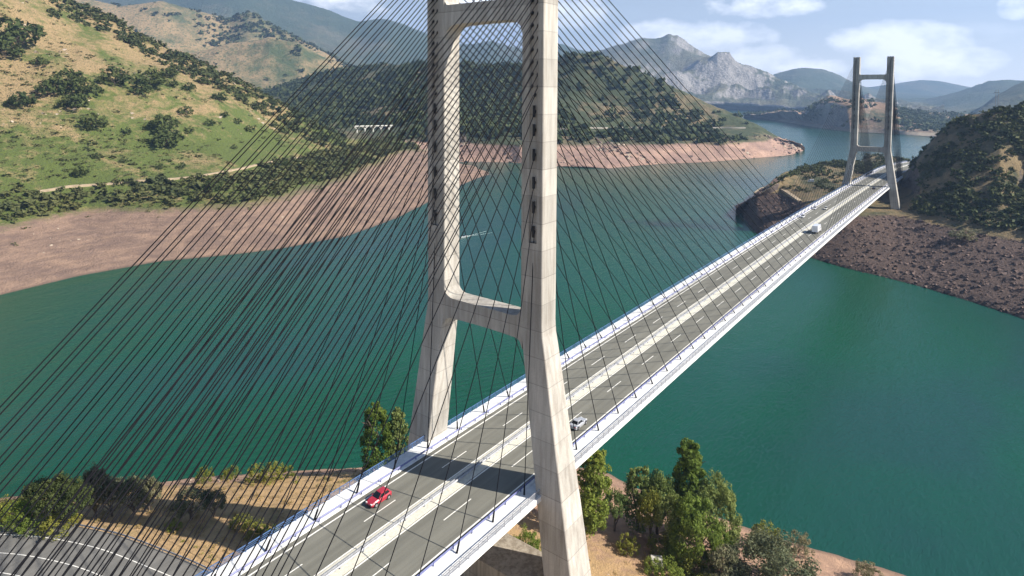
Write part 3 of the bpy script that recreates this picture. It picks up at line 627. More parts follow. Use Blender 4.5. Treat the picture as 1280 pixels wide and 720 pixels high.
# stays
side_x = [4.07+8.148*k for k in range(8)]
side_x = side_x[:7]                                        # seven single back stays, the rest in pairs one above the other
for k in range(14): side_x += [60.5+3.2*k]*2
def side_z(j): return stay_z(j) if j < 7 else 66.6+((j-7)//2)*1.94
def side_y(j): return 0 if j < 7 else (.58 if (j-7) % 2 else -.58)
def make_pylon(X, z0, near):
    zt = zd(X)
    for s in (-1, 1):
        o = bpart(leg_mesh(z0, s), 'pylon_leg', M_CONC); o.location = (X, 0, 22+zt)
        sk = MB()
        out_ = -1 if near else 1
        for j in range(35):
            for fx in (-1, 1):
                if j > 26 and fx != out_: continue
                z, yv = (side_z(j), s*(11.0+side_y(j))) if fx == out_ else (stay_z(j), s*11.0)
                x1 = fx*1.70
                sk.tube([(fx*1.2, yv, z+.5), (x1+fx*.2, yv, z-.2)], .2, 8)
                if j < 6: sk.box((min(fx*1.9, fx*2.10), yv-.2, z-.9), (max(fx*1.9, fx*2.10), yv+.2, z+1.0))
        q = sk.build('cable_socket', M_SOCK, o); q['kind'] = 'stuff'
    for zt_, zb_, ft, fb, a, yi in ((28.4, 24.9, 2.2, 1.6, 1.98, 8.9), (80.9, 77.5, .9, 2.6, 1.9, 8.7)):
        o = bpart(beam_mesh(zt_, zb_, yi, ft, fb, a), 'crossbeam', M_CONC); o.location = (X, 0, 22+zt)
make_pylon(0, -30, True); make_pylon(440, -26, False)
b_ = MB().box((-5.5, -14.2, -9), (2.55, 14.2, 0)); o = bpart(b_, 'pier_base', M_CONC2); o.location = (0, 0, 22-14)
o = bpart(MB().box((-14, -14.5, -9), (-5.52, 14.5, 0)), 'pier_base', M_CONC2); o.location = (0, 0, 22-19)
b_ = MB().box((-3.5, -20, -8), (3.5, 20, 0)); o = bpart(b_, 'pier_base', M_CONC2); o.location = (440, 0, 22-18.6)
b_ = MB().box((-40, -12.2, -28), (0, 12.2, 0)); o = bpart(b_, 'abutment', M_CONC2); o.location = (-64, 0, 22-2.6)
b_ = MB().box((0, -12.2, -20), (46, 12.2, 0)); o = bpart(b_, 'abutment', M_CONC2); o.location = (506, 0, 22-4.5)
for X in (0, 440):
    inward = 1 if X == 0 else -1
    for s in (-1, 1):
        for j in range(35):
            for side in (0, 1):
                if j > 26 and side == 0: continue
                xa = X+inward*(4.07+8.148*j) if side == 0 else X-inward*side_x[j]
                d_ = 1 if xa > X else -1
                zj, yo_ = (stay_z(j), 0) if side == 0 else (side_z(j), side_y(j))
                A = Vector((X+d_*1.75, s*(11.0+yo_), zj-.1+zd(X))); B_ = Vector((xa, s*(11.0+yo_)+yc(xa), zd(xa)+.12))
                L = (A-B_).length; dr = (A-B_)/L
                m = MB().tube([B_, B_+dr*.05, B_+dr*1.5, B_+dr*1.6, B_+dr*(L*.5), A], [.17, .17, .14]+[.08 if side == 0 else .072]*3, 6)
                bpart(m, 'cable', M_CABLE)

# ------------------------------------------------------------------ foliage
def leaf_cloud(n, centres, radii, size, r, up_bias=.2, shell=.4):
    """n small leaf faces spread over clumps; returns (verts, quads)"""
    k = r.integers(0, len(centres), n); c = centres[k]; R = radii[k][:, None]
    d = r.normal(size=(n, 3)); d /= np.linalg.norm(d, axis=1)[:, None]
    p = c+d*R*(shell+(1-shell)*r.random((n, 1))**.7)
    nrm = d+r.normal(size=(n, 3))*.55; nrm[:, 2] += up_bias; nrm /= np.linalg.norm(nrm, axis=1)[:, None]
    t = np.cross(nrm, r.normal(size=(n, 3))); t /= np.linalg.norm(t, axis=1)[:, None]; b = np.cross(nrm, t)
    sz = size*(.6+.8*r.random((n, 1)))
    v = np.stack([p-t*sz, p-b*sz*.55, p+t*sz, p+b*sz*.55], 1).reshape(-1, 3)
    return v, np.arange(n*4).reshape(n, 4)
def crown_mesh(name, kind, mat, seed, leaves, size):
    """unit crowns: height 1 above the ground, half width given by kind"""
    r = np.random.default_rng(seed); C_, R_ = [], []
    if kind == 'poplar':
        for i in range(170):
            h = .07+.92*r.random()**.85; w = (.15+.10*r.random())*math.sin(math.pi*min(1, (1-h)*.62+.18))**.9; a = r.random()*6.28
            C_.append((math.cos(a)*w*.8*r.random()**.4, math.sin(a)*w*.8, h*.95)); R_.append((.028+.042*r.random())*(1.25-h*.6))
    elif kind == 'willow':
        for i in range(80):
            a = r.random()*6.28; q = r.random()**.6; w = .42*q; h = .30+.60*math.sqrt(max(0, 1-(q)**2))*(.55+.45*r.random())
            C_.append((math.cos(a)*w, math.sin(a)*w, h)); R_.append(.05+.07*r.random())
        for i in range(30):
            a = r.random()*6.28; C_.append((math.cos(a)*.42, math.sin(a)*.42, .16+.3*r.random())); R_.append(.08)
    elif kind == 'oak':
        for i in range(70):
            a = r.random()*6.28; q = r.random()**.5; w = .44*q; h = .34+.48*math.sqrt(max(0, 1-q*q))*(.5+.5*r.random())
            C_.append((math.cos(a)*w, math.sin(a)*w, h)); R_.append(.06+.07*r.random())
    else:   # bush, down to the ground
        for i in range(48):
            a = r.random()*6.28; q = r.random()**.5; w = .5*q; h = .16+.62*math.sqrt(max(0, 1-q*q))*r.random()
            C_.append((math.cos(a)*w*(.8+.4*r.random()), math.sin(a)*w, h)); R_.append(.06+.10*r.random())
    v, f = leaf_cloud(leaves, np.array(C_), np.array(R_), size, r)
    m = fast_mesh(name, v, f); m.materials.append(mat); return m
def trunk_mesh(name, kind, seed):
    r = random.Random(seed); m = MB(); H = {'poplar': .9, 'willow': .5, 'oak': .45, 'bush': .3}[kind]
    w = {'poplar': .018, 'willow': .03, 'oak': .035, 'bush': .018}[kind]
    pts = [(0, 0, -.06)]+[(r.uniform(-.02, .02)*i, r.uniform(-.02, .02)*i, H*i/5) for i in range(1, 6)]
    m.tube(pts, [w*1.2, w, w*.85, w*.7, w*.5, w*.25], 7)
    for i in range(9):
        k = r.choice([1, 2, 3, 4]); a = r.random()*6.28; ln = {'poplar': .14, 'willow': .36, 'oak': .36, 'bush': .35}[kind]*r.uniform(.7, 1)
        p = Vector(pts[k]); q = p+Vector((math.cos(a)*ln, math.sin(a)*ln, ln*r.uniform(.5, 1.1)))
        mid = (p+q)/2+Vector((0, 0, ln*.08)); m.tube([p, mid, q], [w*.5, w*.35, w*.12], 5)
    return m.mesh(name, M_BARK)
CACHE = {}
def tree_parts(kind, mat, var, leaves, size):
    k = (kind, mat.name, var, leaves)
    if k not in CACHE:
        CACHE[k] = (crown_mesh('crown', kind, mat, hash((kind, var)) % 1000 if False else len(kind)*31+var*7+leaves, leaves, size), trunk_mesh('trunk', kind, var*13+len(kind)))
    return CACHE[k]
def plant(name, loc, h, w, kind, mat, label, cat, group=None, var=0, leaves=3000, size=.02, rz=None):
    cm, tm = tree_parts(kind, mat, var, leaves, size)
    e = tag(empty(name, tuple(loc), random.random()*6.28 if rz is None else rz), label, cat, group)
    base = {'poplar': .46, 'willow': 1.05, 'oak': 1.06, 'bush': 1.1}[kind]; e.scale = (w/base, w/base, h)
    c = link(bpy.data.objects.new('crown', cm), e); t = link(bpy.data.objects.new('trunk', tm), e)
    return e
def near_plant(name, u, vt, vb, wpx, kind, mat, label, cat, group=None, var=0, leaves=3000, size=.02, dz=0):
    """crown seen from vt to vb and wpx wide in the photo, standing on the near bank"""
    p = bank_hit(u, vb); d = (p-CAM)@fw
    h = (vb-vt)*d/FPX*1.03; w = wpx*d/FPX
    return plant(name, (p[0], p[1], float(bank_z(p[0], p[1]))-.1+dz), h, w, kind, mat, label, cat, group, var, leaves, size)
# trees on the right of the near pylon, by the water
R_ = 'trees on the bank beside the near pylon'
near_plant('poplar_tree', 741, 556, 668, 54, 'poplar', M_POPLAR, 'tall bright green poplar close against the right side of the near pylon', 'tree', R_, 1, 9750, 0.0143)
near_plant('round_tree', 768, 602, 665, 40, 'oak', M_WILLOW, 'small round green tree between the pylon-side poplar and the riverside group', 'tree', R_, 2, 3900, 0.0230)
near_plant('poplar_tree', 797, 580, 664, 42, 'poplar', M_WILLOW, 'slim dark green poplar left of the two leafy riverside trees', 'tree', R_, 3, 4500, 0.0164)
near_plant('round_tree', 822, 576, 668, 56, 'oak', M_WILLOW, 'dusky green tree standing behind the yellow-green one by the water', 'tree', R_, 4, 7800, 0.0205)
near_plant('poplar_tree', 812, 598, 676, 40, 'oak', M_YELLOW, 'yellow-green leafy tree in the middle of the riverside row', 'tree', R_, 5, 3600, 0.0197)
near_plant('poplar_tree', 860, 550, 672, 50, 'poplar', M_POPLAR, 'tallest poplar by the water with a narrow pointed green top', 'tree', R_, 6, 13500, 0.0156)
near_plant('round_tree', 840, 604, 690, 56, 'oak', M_WILLOW, 'rounded green tree in front of the tallest waterside poplar', 'tree', R_, 7, 7800, 0.0205)
near_plant('willow_tree', 890, 582, 686, 74, 'willow', M_WILLOW, 'large pale green willow leaning toward the water at the right of the group', 'tree', R_, 8, 11250, 0.0189)
near_plant('willow_tree', 868, 612, 704, 74, 'willow', M_POPLAR, 'broad dense willow below the tallest poplar', 'tree', R_, 9, 9750, 0.0197)
near_plant('willow_tree', 896, 652, 704, 46, 'willow', M_POPLAR, 'low bright green willow at the right end by the sand', 'tree', R_, 10, 4800, 0.0213)
near_plant('large_bush', 965, 658, 742, 124, 'bush', M_SILVER, 'big grey-green holm oak at the bottom edge beside the sandy beach', 'tree', None, 11, 13500, 0.0156)
near_plant('large_bush', 912, 674, 738, 60, 'bush', M_SILVER, 'grey-green bush left of the big holm oak', 'bush', None, 12, 7500, 0.0221)
near_plant('yellow_bush', 958, 644, 690, 46, 'bush', M_YELLOW, 'light yellow-green bush at the water side of the big holm oak', 'bush', None, 13, 3900, 0.0230)
near_plant('yellow_bush', 998, 656, 692, 34, 'bush', M_SILVER, 'pale dry bush on the beach just right of the yellow-green one', 'bush', None, 14, 3000, 0.0246)
near_plant('lone_bush', 1086, 694, 728, 36, 'bush', M_SILVER, 'single dark bush on the sand at the far right of the beach', 'bush', None, 15, 2700, 0.0246)
near_plant('yellow_bush', 786, 664, 692, 32, 'bush', M_YELLOW, 'small lone yellow-green shrub on the dry terrace right of the pylon', 'bush', None, 16, 2250, 0.0287)
for i, (u, vt, vb, w) in enumerate([(826, 660, 694, 36), (842, 676, 708, 40), (858, 682, 716, 44), (836, 696, 726, 40), (874, 696, 726, 44), (816, 692, 716, 26), (850, 662, 690, 30)]):
    near_plant('terrace_shrub', u, vt, vb, w, 'bush', [M_YELLOW, M_POPLAR][i % 2], ['leftmost upper shrub of the thicket between dry terrace and willows','second shrub along the top of the thicket below the willows','middle shrub of the thicket, just left of the big holm oak','lower shrub of the thicket directly above the concrete block','rightmost shrub of the thicket, touching the holm oak','small shrub at the lower left corner of the thicket by the block','top shrub of the thicket, in the shade of the willows'][i], 'shrub', 'shrubs below the willows', 20+i % 4, 2550, 0.0271)
near_plant('green_bush', 657, 652, 688, 34, 'bush', M_POPLAR, 'round green bush between the deck edge and the near pylon leg', 'bush', None, 30, 3600, 0.0230)
near_plant('green_bush', 668, 664, 700, 30, 'bush', M_POPLAR, 'low green bush touching the near pylon base', 'bush', None, 31, 3000, 0.0246)
# left of the bridge
near_plant('poplar_tree', 471, 502, 600, 42, 'poplar', M_POPLAR, 'wide leafy poplar left of the far leg of the near pylon', 'tree', None, 32, 9750, 0.0143)
near_plant('poplar_tree', 497, 508, 600, 34, 'poplar', M_WILLOW, 'narrower poplar right against the far leg of the near pylon', 'tree', None, 33, 8250, 0.0164)
for i, (u, vt, vb, w, lab) in enumerate([(48, 592, 646, 46, 'first dark tree at the left end of the row above the curved road'), (72, 586, 650, 52, 'dense dark tree second from the left above the curved road'),
      (96, 590, 652, 46, 'dark tree just left of the tallest one in the row by the road'), (120, 572, 646, 38, 'tallest pointed tree in the dark row above the curved road'),
      (140, 592, 646, 42, 'grey-green tree right of the tallest one in the row by the road'), (168, 588, 644, 44, 'grey-green tree near the right end of the roadside row'), (186, 588, 640, 36, 'last grey-green tree at the right end of the roadside row')]):
    near_plant('round_tree', u, vt, vb, w, 'oak', M_OAK if i < 3 else M_SILVER, lab, 'tree', 'row of trees above the curved road', 34+i, 7500, 0.0221)
near_plant('round_tree', 240, 604, 650, 54, 'oak', M_SILVER, 'silvery round tree standing in the pylon shadow left of the bridge', 'tree', None, 44, 4800, 0.0205)
near_plant('round_tree', 268, 608, 648, 34, 'oak', M_SILVER, 'small silvery tree touching the right side of the round one in the shadow', 'tree', None, 45, 3300, 0.0246)
for i, (u, vt, vb, w) in enumerate([(320, 575, 602, 26), (340, 572, 600, 30), (358, 578, 598, 22), (290, 578, 598, 20), (255, 577, 604, 22), (283, 582, 602, 16)]):
    near_plant('shore_shrub', u, vt, vb, w, 'bush', M_YELLOW, ['bright shrub on the tan shore, leftmost of the close trio','bright shrub on the tan shore, middle of the close trio','bright shrub on the tan shore, rightmost of the close trio by the water','lone small shrub on the shore between the trio and the silvery tree','pointed shrub at the water edge above the silvery round tree','little shrub at the water edge right of the pointed one'][i], 'shrub', 'shrubs along the left shore', 46+i % 3, 2250, 0.0287)
for i, (u, vt, vb, w) in enumerate([(318, 645, 668, 34), (338, 650, 676, 30), (300, 640, 660, 30), (216, 645, 664, 22), (330, 662, 684, 30), (20, 622, 655, 44), (2, 618, 650, 40), (36, 628, 660, 44), (76, 640, 664, 50)]):
    near_plant('verge_bush', u, vt, vb, w, 'bush', [M_YELLOW, M_POPLAR][i % 2], ['bright bush on the verge beside the deck, in the middle of its patch','green bush on the verge nearest to the deck railing','bright bush on the verge at the left end of the patch by the deck','small green bush alone on the orange grass below the silvery tree','bright bush lowest in the patch beside the deck','green bush in front of the dark tree row near its left end','pale bush at the far left edge of the picture above the road','green bush between the left edge and the dark tree row','wide pale bush under the second tree of the dark row, by the rail'][i], 'bush', 'bushes on the dry verge', 50+i % 3, 2250, 0.0287)

# hillside oaks one can pick out on the left slope
HO = 'oaks and thickets dotted over the left hillside'
hl = [(28,126,34,'round dark oak alone near the left edge of the hillside'), (62,112,34,'dark oak at the left end of the big thicket'), (82,100,42,'tall dark oak in the upper part of the big thicket'),
 (104,108,44,'wide dark oak in the middle of the big thicket'), (92,128,36,'dark oak under the big thicket'), (118,154,34,'rounded oak below the big thicket, just above the grass'),
 (142,96,40,'dusky oak upper right of the big thicket'), (187,98,40,'dark oak near the crest between thicket and summit path'), (178,112,28,'smaller oak at the foot of the crest oak'),
 (205,152,40,'large dark oak in the middle of the green slope, upper part'), (208,172,42,'large dark oak in the middle of the green slope, lower part'), (157,163,13,'tiny dark bush left of the large mid-slope oaks'),
 (214,104,16,'small tree on the crest left of the pair'), (236,110,18,'small tree of the pair on the crest'), (253,100,18,'pointed small tree highest of the crest pair'),
 (274,121,20,'dark tree above the tan patch right of the crest'), (232,138,20,'spreading brown-green bush under the crest'), (279,143,13,'small tree directly below the one above the tan patch'),
 (296,151,12,'small bush on the tan ground right of centre slope'), (326,134,14,'small dark tree on the right shoulder of the hill'), (311,161,14,'dark bush low on the right shoulder'),
 (236,162,13,'small bush right of the large mid-slope oaks'), (304,119,11,'tiny tree near the skyline on the right shoulder'), (262,153,14,'pair-like small bush right of mid slope'),
 (210,90,24,'oak standing on the skyline of the crest'), (20,42,60,'big oak wood patch high at the left edge'), (6,60,40,'dark oak below the high wood patch'), (49,78,22,'oak between the high wood patch and the thicket'),
 (154,200,12,'low bush on the bright grass above the path'), (120,196,13,'low bush at left on the bright grass above the path'), (101,214,22,'dark bush close above the dirt path'),
 (200,208,13,'low bush above the middle of the dirt path'), (225,207,13,'low bush above the dirt path right of middle'), (354,203,17,'round tree beside the pale track on the right'),
 (386,206,20,'second round tree beside the pale track on the right'), (264,234,26,'dark tree under the dirt path where the stays cross'), (341,155,12,'tiny bush under the stays on the tan shoulder'),
 (354,162,15,'dark bush under the stays on the tan shoulder'), (292,184,10,'tiny bush above the bend of the path')]
for i, (u, v, w, lab) in enumerate(hl):
    p = hillside.hit(u, v+w*.30); d = (p-CAM)@fw; W = w*d/FPX; nm = 'hillside_oak' if w > 16 else 'hillside_bush'
    plant(nm, (p[0], p[1], p[2]-.3), W*.80, W, 'bush', M_OAK, lab, 'tree' if w > 16 else 'bush', HO, 60+i % 5, 700 if w > 16 else 240, .06 if w > 16 else .09)
p = right_hill.hit(1203, 303); d = (p-CAM)@fw
plant('pale_bush', (p[0], p[1], p[2]), 18*d/FPX, 32*d/FPX, 'bush', M_SILVER, 'round pale grey-green bush above the dark rocky shore on the right hill', 'bush', None, 66, 900, .045)

# vegetation nobody could count
def clump_field(name, places, sizes, mat, leaves, asp=.8, seed=5, lsize=.30, squash=None):
    r = np.random.default_rng(seed); T = []
    for k in range(5):
        c = r.normal(size=(7, 3))*np.array([.26, .26, .16])+np.array([0, 0, .34]); R = .22+.18*r.random(7)
        v, f = leaf_cloud(leaves, c, R, lsize, r, .35, .6); T.append(v)
    nf = leaves; V = []
    for p, s in zip(places, sizes):
        a = r.random()*6.28; v = T[r.integers(0, 5)]; ca, sa = math.cos(a)*s, math.sin(a)*s
        V.append(np.stack([v[:, 0]*ca-v[:, 1]*sa+p[0], v[:, 0]*sa+v[:, 1]*ca+p[1], v[:, 2]*s*asp+p[2]], 1))
    V = np.concatenate(V); F = np.arange(len(V)).reshape(-1, 4)
    m = fast_mesh(name, V, F); m.materials.append(mat)
    return tag(link(bpy.data.objects.new(name, m)), kind='stuff')
def L2(o, label, cat): o['label'] = label; o['category'] = cat; return o
# left slope: belt of shrubs below the path, thin scatter above
def f_belt(P_, q):
    z = P_[:, 2]; n = fbm(P_[:, 0], P_[:, 1], 30, 3)
    return np.where((z > -22) & (z < -9), .9, 0)*(n > np.interp(P_[:, 1], [200, 330], [.02, -.4]))
pl = hillside.scatter(1700, f_belt, 1)
L2(clump_field('shrub_belt', pl, 2.0+6.5*rng.random(len(pl))**2, M_SCRUB, 30, .8, 6), 'dense belt of green shrubs between the dirt path and the bare red shore', 'shrubs')
def f_slope(P_, q):
    n = fbm(P_[:, 0], P_[:, 1], 60, 4); return np.where(P_[:, 2] > -6, np.clip((n+.15)*1.6, .03, 1), 0)
pl = hillside.scatter(4200, f_slope, 2)
L2(clump_field('hillside_scrub', pl, 1.0+4.6*rng.random(len(pl))**3, M_SCRUB, 14, .6, 7), 'scattered low scrub over the dry grass of the left hillside', 'scrub')
def f_beach(P_, q):
    n = fbm(P_[:, 0], P_[:, 1], 12, 3); return np.where((P_[:, 2] > -29.5) & (P_[:, 2] < -22), np.clip((n-.12)*1.5, 0, 1)*np.clip((P_[:, 2]+30)/6, 0, 1), 0)
pl = hillside.scatter(330, f_beach, 3)
L2(clump_field('beach_tufts', pl, 1.2+2.2*rng.random(len(pl)), M_SCRUB, 14, .6, 8), 'dark tufts dotted over the top of the bare red shore', 'tufts')
# crest woods of the left hill
def f_crest(P_, q):
    u = 640+FPX*((P_-CAM)@rt)/((P_-CAM)@fw); v = 360+PY-FPX*((P_-CAM)@up)/((P_-CAM)@fw)
    line = np.interp(u, [90, 130, 180, 230, 280, 330, 400], [0, 15, 44, 69, 91, 118, 158])
    return np.where((u > 60) & (u < 430) & (v-line < 26) & (v-line > -6), .9, 0)
pl = hillside.scatter(850, f_crest, 4)
L2(clump_field('crest_wood', pl, 4+6*rng.random(len(pl)), M_SCRUB, 26, .8, 9), 'dark wood running along the crest of the left hill', 'woodland')
# forest on the hills across the water
def f_forest(P_, q):
    n = fbm(P_[:, 0], P_[:, 1], 130, 4); u = 640+FPX*((P_-CAM)@rt)/((P_-CAM)@fw)
    bare = np.clip((u-690)/60, 0, 1)*.5
    return np.where(P_[:, 2] > 0, np.clip(.95-bare-np.clip(n-.02, 0, 1)*3.2, .06, 1), np.where(P_[:, 2] > -16, .45*(n < .1), 0))*(q < .85)
pl = island.scatter(9500, f_forest, 5)
L2(clump_field('far_forest', pl, 6+11*rng.random(len(pl))**1.5, M_FOREST, 18, .95, 10, .36), 'dark green forest covering the hills across the water', 'forest')
def f_tan(P_, q):
    n = fbm(P_[:, 0], P_[:, 1], 220, 4); return np.clip(n*2.4, 0.02, 1)*(q < .9)
pl = tan_hills.scatter(2600, f_tan, 6)
L2(clump_field('tan_hill_scrub', pl, 9+14*rng.random(len(pl)), M_FOREST, 12, .8, 11, .36), 'dark trees scattered over the tan hills in the distance', 'scrub')
# right hill: dense bushes
def f_right(P_, q):
    n = fbm(P_[:, 0], P_[:, 1], 22, 4); z = P_[:, 2]; s_ = P_[:, 0]-440
    return np.where((z > -15.5) & (z < 90), np.clip(.75+n*1.6, .0, 1), 0)*np.where((z < -9) & (P_[:, 1] > -28), .12, 1)
def offroad(P_):
    y0 = np.array([yc(x) for x in P_[:, 0]]); return P_[(np.abs(P_[:, 1]-y0) > 17) | (P_[:, 0] < 300)]
pl = offroad(right_hill.scatter(9000, f_right, 7))
L2(clump_field('right_hill_bushes', pl, 1.6+3.6*rng.random(len(pl))**1.6, M_SCRUB, 26, .8, 12), 'dense olive bushes covering the hill at the right of the far pylon', 'bushes')
def f_isle(P_, q):
    n = fbm(P_[:, 0], P_[:, 1], 60, 3); u = 640+FPX*((P_-CAM)@rt)/((P_-CAM)@fw)
    return np.where(P_[:, 2] > -30, np.clip(n*1.5, 0, .6)+.8*(u > 1122), 0)*(q < .9)
pl = rocky_island.scatter(1100, f_isle, 8)
L2(clump_field('island_trees', pl, 8+9*rng.random(len(pl)), M_FOREST, 12, .8, 13, .36), 'dark trees on the low shore beyond the rocky island', 'trees')
# boulders on the dark right shore, grass tufts and stones on the near bank
def rocks(name, places, sizes, mat, seed):
    r = np.random.default_rng(seed); ph = np.array([(1,1,1),(-1,-1,1),(-1,1,-1),(1,-1,-1),(0,0,1.2),(1.1,0,0),(0,1.1,0),(-1.1,0,0),(0,-1.1,0)], float)*.5
    fc = np.array([(4,5,0),(4,0,6),(4,6,1),(4,1,8),(4,8,5),(5,3,6),(6,2,7),(7,1,6),(7,2,8),(5,8,3),(5,6,0),(8,1,7)])
    V, F = [], []
    for i, (p, s) in enumerate(zip(places, sizes)):
        v = ph*s*(.6+.8*r.random((9, 3)))*np.array([1, 1, .7]); a = r.random()*6.28
        x = v[:, 0]*math.cos(a)-v[:, 1]*math.sin(a); y = v[:, 0]*math.sin(a)+v[:, 1]*math.cos(a)
        V.append(np.stack([x+p[0], y+p[1], v[:, 2]+p[2]], 1)); F.append(fc+9*i)
    m = fast_mesh(name, np.concatenate(V), np.concatenate(F)); m.materials.append(mat)
    return tag(link(bpy.data.objects.new(name, m)), kind='stuff')
M_ROCK = simple('dark_brown_rock', (.10, .066, .056), .9, 0, .5, .6)
M_STONE = simple('pale_stone', (.42, .34, .26), .9, 0, .3, 2)
def f_shore(P_, q): return np.where((P_[:, 2] > -40.5) & (P_[:, 2] < -18.6), 1., 0)*(q < .6)
pl = right_hill.scatter(10000, f_shore, 9)
L2(rocks('shore_boulders', pl, .3+2.0*rng.random(len(pl))**6, M_ROCK, 3), 'dark purple-brown boulders strewn over the right shore', 'rocks')
g = rng.random((15000, 2))*np.array([200, 300])+np.array([-110, -140]); z = bank_z(g[:, 0], g[:, 1])
nn = fbm(g[:, 0], g[:, 1], 10, 3)
k = (z > -31) & (np.abs(g[:, 1]) > 13.5) & (nn > -.2) & (g[:, 0] > np.interp(g[:, 1], ROAD_Y, ROAD_X)+1.5); pl = np.stack([g[k, 0], g[k, 1], z[k]], 1)
M_DRY = leafmat('dry_grass', (.26, .19, .08), (.40, .29, .13), .2)
L2(clump_field('dry_grass', pl, .5+1.3*rng.random(len(pl))**2, M_DRY, 16, .5, 14, .16), 'dry straw-coloured grass tufts on the near bank', 'grass')
g = rng.random((900, 2))*np.array([120, 260])+np.array([-40, -140]); z = bank_z(g[:, 0], g[:, 1]); k = (z > -39.6) & (z < -26)
L2(rocks('beach_stones', np.stack([g[k, 0], g[k, 1], z[k]], 1), .15+.8*rng.random(k.sum())**4, M_STONE, 4), 'stones scattered on the near sandy shore', 'stones')

# ------------------------------------------------------------------ the old road under the bridge, tracks, wall
def ribbon(pts, wid, lift, name, mat, parent=None, offs=0.0, drop=.5):
    pts = [Vector(p) for p in pts]; m = MB(); V, F = [], []
    for i, p in enumerate(pts):
        t = (pts[min(i+1, len(pts)-1)]-pts[max(i-1, 0)]); t.z = 0; t.normalize(); nrm = Vector((t.y, -t.x, 0))
        a = p+nrm*(offs-wid/2)+Vector((0, 0, lift)); b = p+nrm*(offs+wid/2)+Vector((0, 0, lift))
        V += [a, b, b-Vector((0, 0, drop)), a-Vector((0, 0, drop))]
    for i in range(len(pts)-1):
        for k in range(4): F.append((4*i+k, 4*i+(k+1) % 4, 4*i+4+(k+1) % 4, 4*i+4+k)[::-1])
    F.append((0, 1, 2, 3)); n = 4*(len(pts)-1); F.append((n+3, n+2, n+1, n))
    return m.add(V, F).build(name, mat, parent)
ys = np.linspace(-58, 126, 90); path = [(float(np.interp(y, ROAD_Y, ROAD_X)), float(y), -19.6) for y in ys]
for _ in range(6): path = [path[0]]+[tuple((np.array(path[i-1])+2*np.array(path[i])+np.array(path[i+1]))/4) for i in range(1, len(path)-1)]+[path[-1]]
rd = ribbon(path, 13.5, .05, 'road', M_ROAD2, None, -7.0); rd['kind'] = 'structure'
for o_, w_ in ((-4.0, .16), (-8.6, .16), (-12.9, .16)): ribbon(path, w_, .062, 'road_marking', M_LINE, rd, o_, .008)
gr = tag(empty('road_guardrail', path[40]), 'thin steel guardrail along the outer edge of the curved road', 'guardrail')
o = ribbon(path, .08, .75, 'rail', M_GALV, gr, -.4, .3); o.location = -Vector(path[40])
mp_ = MB()
for p in path[::2]: mp_.box((p[0]-.5, p[1]-.06, p[2]), (p[0]-.38, p[1]+.06, p[2]+.72))
o = mp_.build('posts', M_GALV, gr); o.location = -Vector(path[40])
M_DIRT = simple('pale_dirt', (.40, .31, .21), .95, 0, .2, .3)
def track(loft, uv, wid, name='dirt_path', lift=.5, mat=None):
    pts = []
    for i in range(len(uv)-1):
        n = max(2, int(abs(uv[i+1][0]-uv[i][0])/4))
        for k in range(n):
            t = k/n; pts.append(loft.hit(uv[i][0]*(1-t)+uv[i+1][0]*t, uv[i][1]*(1-t)+uv[i+1][1]*t))
    pts = np.array(pts)
    for _ in range(6): pts[1:-1] = (pts[:-2]+2*pts[1:-1]+pts[2:])/4
    o = ribbon(pts, wid, lift, name, mat or M_DIRT, None, 0, 2.5); o['kind'] = 'structure'; return o
track(hillside, [(48,240),(90,234),(140,231),(200,226),(250,221),(280,216),(310,210),(338,203),(370,198),(400,192)], 3.4, lift=.9)
track(island, [(700,163.5),(760,161.5),(820,161),(880,161),(935,161)], 6, 'shore_road', 2.0, simple('pale_road', (.42, .38, .32), .9))
track(right_hill, [(944,232),(960,231),(978,236),(990,246),(1004,256)], 3.4, lift=.5)
# distant white viaduct at the head of the inlet
p0 = at_d(442, 158, 1120); p1 = at_d(492, 157, 1150)
va = empty('white_viaduct', tuple(p0)); tag(va, 'small white viaduct with forked piers at the head of the inlet behind the left slope', 'viaduct')
M_VW = simple('viaduct_white', (.72, .70, .64), .7)
dv = Vector(p1)-Vector(p0); m = MB(); L = dv.length
m.tube([(0, 0, 0), (dv.x, dv.y, dv.z)], 1.3, 6); m.build('deck', M_VW, va)
for k in range(5):
    q = dv*((k+.4)/5); m = MB(); m.tube([q+Vector((0, 0, -14)), q+Vector((0, 0, -5))], 1.1, 6)
    m.tube([q+Vector((0, 0, -5)), q+dv.normalized()*4.5+Vector((0, 0, -1))], .8, 5); m.tube([q+Vector((0, 0, -5)), q-dv.normalized()*4.5+Vector((0, 0, -1))], .8, 5)
    m.build('pier', M_VW, va)
# concrete block on the terrace
p = bank_hit(821, 712); zb = float(bank_z(p[0], p[1]))
m = MB().add([(-1.3,-1,-.3),(1.3,-1,-.3),(1.3,1,-.3),(-1.3,1,-.3),(-1.25,-.95,1.5),(1.25,-.95,1.5),(1.25,.95,1.5),(-1.25,.95,1.5)], [(0,3,2,1),(4,5,6,7),(0,1,5,4),(1,2,6,5),(2,3,7,6),(3,0,4,7)])
e = tag(empty('concrete_block', (p[0], p[1], zb), .5), 'small pale concrete block standing on the dry terrace at the bottom edge', 'block'); m.build('body', M_CONC2, e)
MB().box((-1.45, -1.15, 1.5), (1.45, 1.15, 1.72)).build('cap', M_CONC, e)

